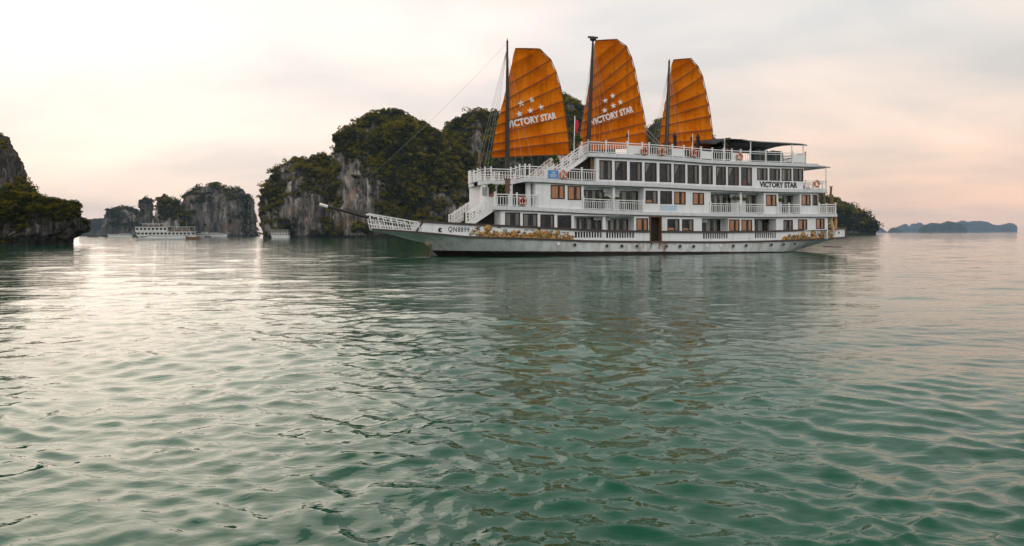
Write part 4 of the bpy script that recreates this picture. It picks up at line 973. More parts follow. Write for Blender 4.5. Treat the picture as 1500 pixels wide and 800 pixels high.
def make_sail(rows, mx0, my0, mx1, my1, k, lab):
    pts = [(S(r[0], r[1], SY), S(r[2], r[3], SY)) for r in rows]
    xmin = min(min(a[0], b[0]) for a, b in pts); xmax = max(max(a[0], b[0]) for a, b in pts)
    mtop = S(mx0, my0, SY); mbot = S(mx1, my1, SY)
    mastx = lambda z: mbot[0] + (mtop[0] - mbot[0]) * (z - mbot[1]) / (mtop[1] - mbot[1])
    surf = lambda x, z: SY + .12 - .75 * math.sin(math.pi * min(1, max(0, (x - xmin) / (xmax - xmin)))) ** 1.2 - .25 * max(0, (mastx(z) - x)) * 0
    nu, sub = 26, 6; V = []; PT = []; pv_ = RNG.random(len(pts))
    for i in range(len(pts) - 1):
        for s in range(sub if i < len(pts) - 2 else sub + 1):
            f = s / sub
            a = np.array(pts[i][0]) * (1 - f) + np.array(pts[i + 1][0]) * f; b = np.array(pts[i][1]) * (1 - f) + np.array(pts[i + 1][1]) * f
            sc = .012 * math.sin(math.pi * f)                       # scalloped leech between battens
            for u in range(nu + 1):
                t = u / nu; q = a * (1 - t) + b * t
                q = q + (a - b) / max(np.linalg.norm(a - b), 1e-6) * sc * 1.2 * t
                y = surf(q[0], q[1]) + .42 * math.sin(math.pi * f) ** .7 * (.35 + .65 * math.sin(math.pi * t)) + .02 * math.sin(q[0] * 5 + q[1] * 2.5)
                V.append((q[0], y, q[1])); PT.append(.15 + .7 * pv_[i] + .25 * (f - .5))
    n = nu + 1; nr = len(V) // n
    Fq = np.array([(i * n + j, i * n + j + 1, (i + 1) * n + j + 1, (i + 1) * n + j) for i in range(nr - 1) for j in range(nu)])
    sail = np_mesh('sail', np.array(V), Fq, M['sail'], SHIP, True, {'panel': PT})
    if lab: sail['label'] = lab
    for i, (a, b) in enumerate(pts):
        if i == 1: continue
        P = []
        for u in range(13):
            t = u / 12; x = a[0] * (1 - t) + b[0] * t; z = a[1] * (1 - t) + b[1] * t; P.append((x, surf(x, z) - .03, z))
        MB().tube(P, .06 if 0 < i < len(pts) - 1 else .06, 6).build('batten', M['batten'], sail)
    lee = MB(); lee.tube([(b[0], surf(b[0], b[1]), b[1]) for a, b in pts], .04, 6); lee.build('leech_rope', M['batten'], sail)
    m = MB(); zb = mbot[1]; m.tube([(mbot[0], SY + .32 - .75, zb - .0), ((mbot[0] + mtop[0]) / 2, SY - .43, (zb + mtop[1]) / 2), (mtop[0], SY - .43, mtop[1])], [.23, .19, .09], 12)
    mast = m.build('mast', M['mast'], SHIP)
    return sail, mast, surf, mtop, mbot, pts
sails = [make_sail(*s, lab=None) for s in SAILS]
sails[2][0]['label'] = 'smaller orange sail without lettering, furthest aft'
for i, (px, py) in enumerate([(741, 62), (866, 57), (977, 91)]):
    x, z = S(px, py, SY); m = MB()
    if i == 1: m.lathe((x, SY - .43, z - .35), [(.1, 0), (.3, .1), (.34, .3), (.16, .36), (.05, .5)], 12); m.bar((x - .55, SY - .43, z + .02), (x + .5, SY - .43, z + .04), .16)
    else: m.lathe((x, SY - .43, z - .2), [(.08, 0), (.12, .1), (.05, .3), (.02, .45)], 10)
    m.build('mast_cap', M['mast'], sails[i][1])
def rope(a, b, r=.018, sag=0.0, name='rigging'):
    a = Vector(a); b = Vector(b); P = []
    for i in range(9):
        t = i / 8; p = a.lerp(b, t); p.z -= sag * 4 * t * (1 - t); P.append(p)
    MB().tube(P, r, 5).build(name, M['rope'], SHIP)
MT = [(s[3][0], SY - .43, s[3][1]) for s in sails]; MBm = [(s[4][0], SY - .43, s[4][1]) for s in sails]
bq = S(500, 301.5, CY); rope(MT[0], (bq[0] - .2, CY, bq[1] + .3), .009, .5, 'forestay')
zt3 = fz_t + 1
for px, yy in ((697, 2.4), (702, 2.0), (709, 1.7), (714, 1.65), (718, 7.5)): rope((MT[0][0], MT[0][1], MT[0][2] - .4), (S(px, 250, yy)[0], yy, zt3), .013)
for px in (757, 769, 786): rope((MT[0][0], SY - .5, MT[0][2] - 1), (S(px, 262, 1.0)[0], 1.0, SL3T(0)), .012)
for s, pxs in ((1, (871, 880, 889, 902)), (2, (976, 985, 996, 1004))):
    for px in pxs: rope((MT[s][0], SY - .55, MT[s][2] - .5), (S(px, 226, 2.2)[0], 2.2, SL4T(S(px, 226, 2.2)[0])), .012)
for s, px in ((1, 846), (1, 850), (2, 951), (2, 956), (2, 960)): rope((MT[s][0], SY - .4, MT[s][2] - .6), (S(px, 225, SY)[0], SY, SL4T(sxp(890, 225))), .012)
xx = S(985, 219, 1.2)[0]; rope((S(938, 185, SY)[0], SY - .6, S(938, 185, SY)[1]), (xx, 1.2, SL4T(xx) + .2), .03); rope((S(938, 192, SY)[0], SY - .6, S(938, 192, SY)[1]), (xx - .3, 1.2, SL4T(xx) + .1), .025)

# ---- lettering and stars
def text_mesh(txt, bold=0.012, space=1.0):
    cu = D.curves.new('lettering', 'FONT'); cu.body = txt; cu.offset = bold; cu.space_character = space; cu.resolution_u = 3
    o = D.objects.new('lettering', cu); COL.objects.link(o); bpy.context.view_layer.update()
    me = D.meshes.new_from_object(o.evaluated_get(bpy.context.evaluated_depsgraph_get())); D.objects.remove(o); D.curves.remove(cu)
    import bmesh
    bm = bmesh.new(); bm.from_mesh(me); bmesh.ops.triangulate(bm, faces=bm.faces)
    bmesh.ops.subdivide_edges(bm, edges=[e for e in bm.edges if e.calc_length() > .25], cuts=2)
    bm.to_mesh(me); bm.free()
    v = np.array([tuple(p.co) for p in me.vertices]); lo, hi = v.min(0), v.max(0)
    return me, (v - lo) / np.maximum(hi - lo, 1e-9)
def lettering(txt, a, b, h, yf, mat, parent, bold=0.012, slant=0.0, space=1.0):   # a, b: baseline ends (x, z)
    me, n = text_mesh(txt, bold, space); a = np.array(a); b = np.array(b); d = b - a; L_ = np.linalg.norm(d); d = d / L_; u = np.array([-d[1], d[0]])
    for v, q in zip(me.vertices, n):
        p = a + d * L_ * q[0] + u * h * q[1] + np.array([1, 0]) * slant * q[1]; v.co = (p[0], yf(p[0], p[1]), p[1])
    me.materials.clear(); me.materials.append(M[mat]); me.name = 'lettering'
    o = D.objects.new('lettering', me); COL.objects.link(o); o.parent = parent; return o
def star(x, z, r, surf, parent, rot=0.25):
    m = MB(); P = [(x, surf(x, z), z)]
    for i in range(10):
        q = r if i % 2 == 0 else r * .42; a_ = math.pi / 2 + rot + i * math.pi / 5; px = x + q * math.cos(a_); pz = z + q * math.sin(a_); P.append((px, surf(px, pz), pz))
    m.add(P, [(0, 1 + i, 1 + (i + 1) % 10) for i in range(10)]); return m.build('star', M['letter'], parent)
for k, (A_, B_, H_, stars, SR) in enumerate([((744.5, 187.6), (817.5, 173.6), 10.4, [(763.5, 151.6), (778.5, 146.3), (761, 166.8), (776.6, 162.3), (792.4, 157.6)], 5.2),
                              ((868.5, 183.5), (929.5, 163.6), 9.6, [(886.8, 147.5), (897, 140.8), (886, 161.8), (898, 155), (908, 150)], 4.7)]):
    sail, mast, surf0, _, _, _ = sails[k]; sf = lambda x, z, s_=surf0: s_(x, z) - .07
    a = S(*A_, SY - .6); b = S(*B_, SY - .6); h = S(A_[0], A_[1] - H_, SY - .6)[1] - a[1]
    lettering('VICTORY STAR', a, b, h, sf, 'letter', sail, 0.04)
    for px, py in stars:
        x, z = S(px, py, SY - .6); r = S(px, py - SR, SY - .6)[1] - z; star(x, z, r, sf, sail)
a = S(1112.5, 274.6, WY); b = S(1168, 275.8, WY); lettering('VICTORY STAR', a, b, S(1140, 266.5, WY)[1] - S(1140, 275.2, WY)[1], lambda x, z: WY - .012, 'ink', SHIP, 0.055)
yb_ = y_rub(S(670, 337, 1.0)[0]); a = S(657.5, 340.5, yb_); b = S(686, 341.6, yb_); lettering('QN8899', a, b, S(670, 332.4, yb_)[1] - S(670, 340.9, yb_)[1], lambda x, z: y_rub(x) - .02, 'ink', SHIP, 0.012, space=1.18)

# ---- gilded relief carvings on the bulwark
def relief(items, name):
    for px, py, r, kind, mat in items:
        y = y_rub(S(px, py, .4)[0]); x, z = S(px, py, y); y = y_rub(x) - .02; R = r / 15.5; m = MB()
        if kind == 'shell':
            m.ball((x, y, z), R, 18, 8, (1, .5, .92), .07); m.torus((x + R * .15, y - R * .42, z), R * .45, R * .16, (1, 0, 0), (0, 0, 1), 16, 6, 0, 4.8); nm = 'carved_shell'
        elif kind == 'star':
            for i in range(5):
                a_ = math.pi / 2 + .3 + i * 2 * math.pi / 5; m.tube([(x, y - .06, z), (x + R * math.cos(a_), y - .05, z + R * math.sin(a_))], [R * .22, R * .07], 6)
            nm = 'carved_starfish'
        elif kind == 'mound':
            for i in range(4): m.torus((x, y, z - R * .35), R * (1 - .22 * i), R * .15, (1, 0, 0), (0, 0, 1), 16, 6, 0, math.pi)
            nm = 'carved_wave'
        elif kind == 'weed':
            for i in range(5):
                q = (i - 2) * .35; m.tube([(x + q * R * .3, y - .05, z - R * .8), (x + q * R, y - .1, z), (x + q * R * 1.3 + .05, y - .06, z + R * .8)], [R * .14, R * .11, R * .04], 6)
            nm = 'carved_coral'
        elif kind == 'bird':
            for sg in (-1, 1): m.tube([(x, y - .03, z), (x + sg * R * .5, y - .03, z + R * .4), (x + sg * R, y - .03, z + R * .15)], [.03, .03, .012], 5)
            nm = 'painted_gull'
        m.build(nm, M[mat], SHIP)
bow = [(692, 340.5, 3.4, 'shell', 'cream'), (699.5, 341.5, 3.6, 'shell', 'cream'), (699.5, 334.5, 5.0, 'star', 'wood'), (708, 342, 3.5, 'shell', 'gold'), (715, 334, 5.6, 'shell', 'gold'), (714, 342.5, 5.0, 'mound', 'gold'), (719, 344.5, 4.0, 'weed', 'gold'), (727, 342, 4.0, 'shell', 'gold'), (731, 334, 3, 'bird', 'ink'),
       (740, 337.5, 3.2, 'shell', 'grey'), (740, 345, 7.0, 'mound', 'gold'), (753, 342.5, 5.2, 'shell', 'gold'), (765, 343.5, 3.6, 'weed', 'gold'), (771, 337.5, 3.6, 'bird', 'ink'), (780, 338, 3.6, 'bird', 'ink'), (777, 346.5, 7.0, 'mound', 'gold'), (790, 335.5, 2.2, 'shell', 'wood'), (788, 341, 4.6, 'shell', 'gold'), (796, 341.5, 6.0, 'weed', 'gold'), (801, 341, 3.6, 'shell', 'gold'), (803, 347.5, 5.0, 'mound', 'gold'),
       (812, 347.5, 6.0, 'mound', 'gold'), (817, 340.5, 3.8, 'shell', 'gold'), (808, 339.5, 3.2, 'bird', 'ink'), (826, 341.5, 3.5, 'bird', 'ink'), (829, 347.5, 6.2, 'mound', 'gold'), (829, 346.2, 2.6, 'shell', 'cream'), (836, 349.5, 3.2, 'mound', 'gold')]
stern = [(1150, 350.5, 6.5, 'mound', 'gold'), (1156, 345.5, 3.2, 'shell', 'gold'), (1167, 348, 5.0, 'mound', 'gold'), (1176, 343.5, 4.8, 'shell', 'gold'), (1180, 347.5, 4.5, 'mound', 'gold'), (1191, 341.5, 5.2, 'shell', 'gold'), (1192, 347, 4.6, 'mound', 'gold'), (1204, 342.2, 4.0, 'shell', 'gold'), (1206, 346.5, 4.6, 'mound', 'gold'), (1214, 340.2, 4.0, 'shell', 'gold'), (1219, 344, 5, 'weed', 'gold'), (1223, 336, 4.6, 'weed', 'gold'), (1217, 332.5, 3.4, 'shell', 'gold')]
relief(bow, 'b'); relief(stern, 's')
def band(px0, px1, dz, mat):
    m = MB(); xs = np.linspace(sxp(px0, 348, .3), sxp(px1, 348, .3), 22)
    for i, (a, b) in enumerate(zip(xs[:-1], xs[1:])):
        q = .13 + dz * (.5 + .5 * math.sin(i * 1.7)); m.seg(a, b, y_rub(a) - .07, y_rub(b) - .07, .06, z_rub(a) + .09, z_rub(a) + q + .06, z_rub(b) + .09, z_rub(b) + q + .06)
    m.build('carved_rocks', M[mat], SHIP)
band(704, 838, .16, 'gold'); band(1146, 1222, .16, 'gold')
def small_carving(px0, px1, n, hmax):
    g = random.Random(px0); m = MB()
    for i in range(n):
        px = px0 + (px1 - px0) * (i + g.random()) / n; x = sxp(px, 345, .3); y = y_rub(x); r = g.uniform(.05, .15); z = z_rub(x) + .2 + g.random() ** 1.6 * hmax
        if g.random() < .5: m.ball((x, y - .04, z), r, 8, 6, (1, .7, g.uniform(.7, 1.3)), .12)
        else: a_ = g.uniform(-.9, .9); m.tube([(x, y - .05, z - r), (x + a_ * r, y - .12, z), (x + a_ * r * 2, y - .06, z + r * 1.5)], [r * .5, r * .4, .01], 6)
    m.build('carved_seabed', M['goldd'], SHIP)['kind'] = 'stuff'
small_carving(690, 838, 90, .5); small_carving(1148, 1224, 55, .45)
# stern figures: pale mermaid-like carving and two gilded tails rising over the deck
x, z = S(1216, 324, .9); m = MB()
m.tube([(x + .3, .8, z - 1.1), (x + .1, .75, z - .5), (x - .1, .8, z + .1), (x + .15, .8, z + .6), (x + .05, .8, z + .95)], [.22, .2, .24, .15, .05], 10); m.tube([(x, .75, z + .2), (x - .55, .7, z + .45), (x - .75, .7, z + .1)], [.1, .08, .05], 8); m.tube([(x, .75, z - .1), (x - .5, .7, z - .35), (x - .8, .7, z - .2)], [.1, .08, .04], 8)
m.build('carved_figure', M['cream'], SHIP)
for px, pt, y, r in ((1217.5, 274, 1.4, .15), (1208, 282, 5.0, .10)):
    x, z0 = S(px, 312, y); zt = S(px, pt, y)[1]; m = MB(); H_ = zt - z0
    m.tube([(x, y, z0), (x + .1, y, z0 + H_ * .4), (x - .05, y, z0 + H_ * .75), (x + .02, y, zt)], [r, r * 1.25, r * .8, r * .75], 10)
    for q in (-1, 1): m.tube([(x, y, zt - .05), (x + q * .22, y, zt + .1)], [r * .6, .03], 7)
    m.build('gilded_tail', M['goldd'], SHIP)
x, z = S(1223, 322, .9); m = MB(); m.tube([(x, .9, z - 1.0), (x + .12, .9, z), (x + .05, .9, z + .95)], [.2, .14, .08], 8); m.build('gilded_tail', M['gold'], SHIP)
# brown finial at the corner of the front terrace and the carved ornament below it
x, z = S(702.5, 248, 2.3); m = MB(); zt = S(702.5, 222, 2.3)[1]; m.lathe((x, 2.3, z), [(.09, 0), (.09, .5), (.17, .6), (.1, .7), (.13, 1.0), (.16, 1.15), (.07, 1.3), (.09, 1.4), (.015, zt - z)], 10); m.build('finial', M['wood'], SHIP)
x, z = S(743.5, 284, .1); zt = S(743.5, 262, .1)[1]; m = MB(); hh = zt - z
for k, (w, q0, q1) in enumerate(((.17, 0, .2), (.24, .2, .3), (.19, .3, .55), (.3, .55, .66), (.2, .66, .9), (.27, .9, 1.0))): m.box(x - w, x + w, .1 - w * .6, .1 + w * .6, z + hh * q0, z + hh * q1 - .002)
m.build('carved_ornament', M['wood'], SHIP)

# ---- sun deck awning, aft canopy
def awning():
    xs = [1046, 1055, 1064, 1075, 1086, 1097, 1115, 1140, 1160, 1172, 1181]; zs = [211, 206.5, 204.3, 203.6, 204.2, 206.2, 207.6, 208.8, 210, 210.8, 212.5]
    near_ = [(S(a, b, .4)[0], S(a, b, .4)[1]) for a, b in zip(xs, zs)]; V = []; k = 7
    for i, (x, z) in enumerate(near_):
        for j in range(k + 1):
            t = j / k; V.append((x, .3 + t * (BEAM - .6), z + .45 * math.sin(math.pi * t)))
    n = k + 1; Fq = [(i * n + j, i * n + j + 1, (i + 1) * n + j + 1, (i + 1) * n + j) for i in range(len(near_) - 1) for j in range(k)]
    V2 = [(x, y, z - .1) for x, y, z in V]; b = len(V); edge = [(i * n, (i + 1) * n) for i in range(len(near_) - 1)]
    m = MB(); m.add(V + V2, Fq + [tuple(b + q for q in f[::-1]) for f in Fq] + [(p, q, b + q, b + p) for p, q in edge] + [(p + k, q + k, b + q + k, b + p + k) for p, q in edge], True)
    o = m.build('awning', M['awning'], SHIP)
    m = MB(); m.tube([(x, .3, z - .03) for x, z in near_[4:]], .07, 8); m.build('awning_edge', M['grey'], o)
    # hanging side cloth sagging from the ridge towards the stern
    m = MB(); P = [(1097, 207, 228), (1108, 208, 226), (1118, 208.3, 221), (1128, 209, 216), (1140, 209.6, 213), (1155, 210.4, 211.8), (1176, 212.2, 212.6)]
    vs = []
    for a, b_, c in P: x, z = S(a, b_, 6.5); x2, z2 = S(a, c, 6.5); vs += [(x, 6.5, z), (x, 6.45, z2)]
    m.add(vs, [(2 * i, 2 * i + 2, 2 * i + 3, 2 * i + 1) for i in range(len(P) - 1)], True); m.build('awning_cloth', M['awning'], o)
    for px, yy in ((1061, .35), (1099.5, .35), (1120, 8.6), (1140, 8.6), (1160, .35), (1176.5, .35)):
        x = sxp(px, 220, yy); z1 = np.interp(x, [q[0] for q in near_], [q[1] for q in near_]); m = MB(); m.tube([(x, yy, SL4T(x)), (x, yy, z1)], .055, 8); m.build('awning_post', M['rail'], SHIP)
    # bar shelter under the front of the awning
    a_, b_ = sxp(1048, 220, 2.2), sxp(1097, 220, 2.2); z0 = SL4T(a_); m = MB(); m.box(a_, b_, 5.5, 7.5, z0, z0 + 1.85); m.build('bar_counter', M['black'], SHIP)
    m = MB(); m.add([(a_ - .4, .9, z0 + 1.5), (b_, .9, z0 + 1.75), (b_, 7.8, z0 + 2.3), (a_ - .4, 7.8, z0 + 2.0), (a_ - .4, 5.4, z0 + .7), (b_, 5.4, z0 + .8)], [(0, 1, 2, 3), (0, 4, 5, 1)]); m.build('awning_cloth', M['awning'], o)
awning()
xa, xb = sxp(1180, 242), sxp(1219, 243); za = SL4T(xa) ; m = MB()
m.hexa([(xa + .2, .05, za - .32), (xb, .2, za - .33), (xb, BEAM - .2, za - .33), (xa + .2, BEAM - .05, za - .32), (xa + .2, .05, za + .01), (xb, .2, za - .26), (xb, BEAM - .2, za - .26), (xa + .2, BEAM - .05, za + .01)])
m.build('aft_canopy', M['grey'], SHIP)
for yy in (.25, BEAM - .3): x = sxp(1210, 260, yy); m = MB(); m.tube([(x, yy, SL3T(99)), (x, yy, za - .3)], .05, 8); m.build('canopy_post', M['rail'], SHIP)

# ================================================================== loose things on and around the ship
def world_pt(x, y, z): return tuple(SHIP_O + EX * x + EY * y + Vector((0, 0, z)))
def shipthing(name, label, cat, x, y, z, group=None): return thing(name, label, cat, world_pt(x, y, z), SHIP_A, group)
def make_ring():
    r = thing('life_ring', 'x', 'life ring'); m = MB(); m.torus((0, 0, 0), .30, .085, (1, 0, 0), (0, 0, 1), 32, 12); m.build('ring', M['ringo'], r)
    for k in range(4):
        a = math.pi / 4 + k * math.pi / 2; m = MB(); m.torus((0, 0, 0), .30, .09, (1, 0, 0), (0, 0, 1), 5, 12, a - .17, a + .17); m.build('band', M['ringw'], r)
    m = MB(); m.torus((0, 0, 0), .405, .014, (1, 0, 0), (0, 0, 1), 32, 5); m.build('grab_line', M['rope'], r); return r
ring0 = make_ring(); first = [True]
for px, py, y, lab in [(825.3, 256, -.12, 'orange life ring on the upper terrace rail right beside the blue banner'), (765.5, 294.5, -.10, 'orange life ring on the lower forward balcony rail under the terrace'),
                       (944, 221.5, -.12, 'orange life ring on the sun deck rail below the lettered middle sail'), (969.5, 222.5, -.12, 'orange life ring on the sun deck rail at the foot of the aft mast'),
                       (1016, 224.8, -.12, 'orange life ring on the sun deck rail below the plain aft sail'), (1083.5, 229.5, -.12, 'orange life ring on the sun deck rail under the dark awning'),
                       (1196.8, 269.3, -.10, 'orange life ring on the stern rail under the aft canopy')]:
    r = ring0 if first[0] else copy_tree(ring0); first[0] = False
    x, z = S(px, py, y); r.location = world_pt(x, y, z); r.rotation_euler = (0, 0, SHIP_A); r['label'] = lab; r['group'] = 'life rings along the ship rails'
# banners
def banner(px0, px1, y0, y1, y, label, cloth, print_, rows):
    a, b, c, d = hole(px0, px1, y0, y1, y); r = shipthing('banner', label, 'banner', (a + b) / 2, y, c); w = (b - a) / 2; h = d - c
    MB().box(-w, w, 0, .02, 0, h).build('cloth', M[cloth], r)
    m = MB(); g = random.Random(3)
    for z0, z1, x0, x1 in rows:
        x = x0
        while x < x1:
            q = g.uniform(.05, .13); m.box(w * x, w * min(x + q, x1), -.012, -.004, h * z0, h * z1); x += q + .05
    m.build('print', M[print_], r)
banner(803, 818, 249.5, 261.5, -.10, 'bright blue banner tied to the upper terrace rail beside a life ring', 'blue', 'letter', [(.62, .8, -.3, .4), (.35, .5, -.7, .7), (.15, .25, -.6, .6)])
banner(966.5, 993, 300.8, 309.3, WY - .03, 'pale banner printed in light blue under the cabin windows amidships', 'white', 'paleblue', [(.72, .95, -.95, .95), (.42, .62, -.9, .9), (.12, .32, -.95, .8)])
# potted and hanging plants
def plant(px, py, y, h, label, hang=False, z=None, tint=.55):
    x, zz = S(px, py, y); z = zz if z is None else z; r = shipthing('potted_plant', label, 'plant', x, y, z, 'plants on the ship')
    m = MB(); m.lathe((0, 0, 0), [(.13, 0), (.19, .24), (.21, .3), (.17, .3), (.15, .26)], 12); m.build('pot', M['pot'], r)
    C = [(random.uniform(-.22, .22), random.uniform(-.15, .15), .3 + h * (.25 + .6 * random.random()) * (-.4 if hang else 1)) for _ in range(9)]
    leaves('foliage', np.array(C), np.full(9, .22 * (h / .8) ** .5), RNG.uniform(tint - .2, tint + .2, 9), 40, .075, M['plant'], r)
    m = MB()
    for c in C[:5]: m.tube([(0, 0, .25), (c[0] * .6, c[1] * .6, .25 + (c[2] - .25) * .6), c], .012, 4)
    m.build('stem', M['wood'], r)
plant(716.5, 252, 2.9, 1.0, 'potted plant on the front terrace behind the brown finial')
plant(813.5, 252, .7, 1.3, 'tall potted plant behind the blue banner on the upper terrace', tint=.65)
plant(735, 289, 1.2, .9, 'bushy potted plant on the balcony left of the carved brown ornament')
plant(721, 289, 1.3, .9, 'smaller potted plant on the balcony nearest the forward stair')
plant(890, 293, .5, .9, 'leafy plant hanging between two balconies amidships on the middle deck', True)
plant(901.5, 293, .45, .9, 'second leafy plant hanging right beside the balcony post amidships', True)
plant(1078, 293, .5, .9, 'leafy plant hanging left of the aft balcony post on the middle deck', True)
plant(1089.5, 294, .5, .8, 'leafy plant hanging right of the aft balcony post on the middle deck', True)
plant(1143.5, 296, .5, .8, 'leafy plant in the small aftmost balcony on the middle deck', True)
plant(1064, 222, 1.0, 1.2, 'yellow green shrub in a pot on the sun deck under the awning', tint=.85)
plant(848, 216, 3.2, .9, 'potted plant at the head of the stair by the middle mast')
plant(684, 330, 3.6, .8, 'low green plant on the foredeck at the foot of the stair', z=z_rub(-18) + .55)
# tarpaulin-covered heaps on the sun deck
def heap(px0, px1, py0, py1, label, seed):
    y = .62; a, b, c, d = hole(px0, px1, py0, py1, y); g = np.random.default_rng(seed); r = shipthing('covered_load', label, 'tarpaulin', (a + b) / 2, y, SL4T(a)); w = (b - a) / 2; h = d - SL4T(a)
    n, k = 26, 40; V = []
    for i in range(n):
        v = i / (n - 1); q = math.cos(v * math.pi / 2) ** .38 if v < 1 else 0; z = h * math.sin(v * math.pi / 2) ** .85
        for j in range(k):
            t = 2 * math.pi * j / k; ct, st = math.cos(t), math.sin(t); e = .6
            V.append((w * q * math.copysign(abs(ct) ** e, ct), .52 * q * math.copysign(abs(st) ** e, st), z))
    V = np.array(V); nz_ = pnoise(V * 2.2 + seed) * .10 + pnoise(V * np.array([5, 5, 1.5]) + seed) * .06; rad = V * np.array([1, 1, .3]); rad /= np.maximum(np.linalg.norm(rad, axis=1)[:, None], .05)
    V = V + rad * nz_[:, None]; Fq = np.array([(i * k + j, i * k + (j + 1) % k, (i + 1) * k + (j + 1) % k, (i + 1) * k + j) for i in range(n - 1) for j in range(k)])
    np_mesh('tarpaulin', V, Fq, M['tarp'], r, True)
    m = MB()
    for q in (-.4, .35): m.tube([(w * q, -.56, h * .1), (w * q, -.54, h * .6), (w * q * .9, -.35, h * .97), (w * q * .9, .2, h * 1.0)], .02, 5)
    m.build('lashing', M['rope'], r)
heap(1100, 1127, 219.5, 237, 'larger dark green tarpaulin heap on the sun deck, nearer the bow', 3)
heap(1124.5, 1146, 221.3, 237.5, 'smaller dark green tarpaulin heap on the sun deck, nearer the stern', 11)
# upturned covered tender with curved cover at the aft end of the sun deck
x, z = S(1171, 238, 1.6); r = shipthing('covered_bench', 'low bench under a dark curved cover at the aft end of the sun deck', 'bench', x, 1.6, SL4T(x)); m = MB(); vs = []
P = [(-1.0, .62), (-.6, .8), (0, .95), (.55, .98), (.72, .85), (.85, .4), (.86, .05)]
for q, hgt in P: vs += [(q, 0, hgt), (q, 1.3, hgt)]
m.add(vs, [(2 * i, 2 * i + 2, 2 * i + 3, 2 * i + 1) for i in range(len(P) - 1)], True); m.build('cover', M['awning'], r)
MB().box(-.9, .7, .1, 1.2, 0, .45).build('seat', M['wood'], r)
# deck lamps: two dark pendant lanterns on posts, two thin pole lamps
def lantern(px, pt, pb, y, label):
    x, zb = S(px, pb, y); zb = SL4T(x); zt = S(px, pt, y)[1]; h = zt - zb; r = shipthing('deck_lantern', label, 'lantern', x, y, zb, 'lanterns on the sun deck')
    m = MB(); m.tube([(0, 0, 0), (0, 0, h * .45)], .06, 8); m.build('post', M['mast'], r)
    m = MB(); m.lathe((0, 0, h * .42), [(.05, 0), (.17, .05), (.17, h * .38), (.24, h * .4), (.1, h * .5), (.03, h * .58)], 8); m.build('lantern_head', M['mast'], r)
lantern(988.5, 193, 220, 1.4, 'dark lantern on a post before the plain aft sail, further left'); lantern(1022.5, 194, 222, 1.4, 'dark lantern on a post before the plain aft sail, further right')
def pole(px, pt, y, label, lamp):
    x, zt = S(px, pt, y); zb = SL4T(x); r = shipthing('pole_lamp', label, 'lamp', x, y, zb, 'pole lamps on the sun deck'); h = zt - zb
    m = MB(); m.tube([(0, 0, 0), (0, 0, h)], .035, 8); m.build('pole', M['rail'], r); m = MB(); m.lathe((-.16, 0, h - .5 - .2), [(.03, 0), (.11, .1), (.11, .32), (.03, .42)], 10); m.bar((-.16, 0, h - .35), (0, 0, h - .35), .03); m.build('lamp', M['dark'], r)
pole(920.5, 191, .3, 'thin white pole lamp on the sun deck rail under the middle sail', 1); pole(1014.5, 196, .3, 'thin white pole lamp on the sun deck rail under the aft sail', 1); pole(1061.5, 202, .1, 'thin white pole lamp on the sun deck rail at the front of the awning', 1)
x, z = S(692.5, 248, 2.9); r = shipthing('antenna', 'thin dark antenna rod at the front corner of the terrace', 'antenna', x + .1, 3.0, fz_t + 1.1); MB().tube([(0, 0, 0), (0, 0, .2)], .05, 8).build('base', M['dark'], r); MB().tube([(0, 0, .2), (-.05, 0, S(692, 238, 2.9)[1] - fz_t - 1.0)], .02, 6).build('rod', M['mast'], r)
# red flag on a white staff between the forward sails
x, zb = S(839.5, 222, 3.4); z0 = SL3T(x); zt = S(839.5, 170, 3.4)[1]; r = shipthing('flag', 'red flag hanging limp on a white staff between the two lettered sails', 'flag', x, 3.4, z0); h = zt - z0
MB().tube([(0, 0, 0), (.1, 0, h * .5), (.2, 0, h)], .05, 8).build('staff', M['rail'], r)
vs = []
for i in range(9):
    for j in range(5): t = i / 8; vs.append((.22 + j * .10 * (1 - .4 * t) + .03 * math.sin(i), .09 * math.sin(j * 2.2 + i * .5), h - .25 - t * 1.25 - j * .06))
MB().add(vs, [(i * 5 + j, i * 5 + j + 1, (i + 1) * 5 + j + 1, (i + 1) * 5 + j) for i in range(8) for j in range(4)], True).build('flag_cloth', M['flag'], r)

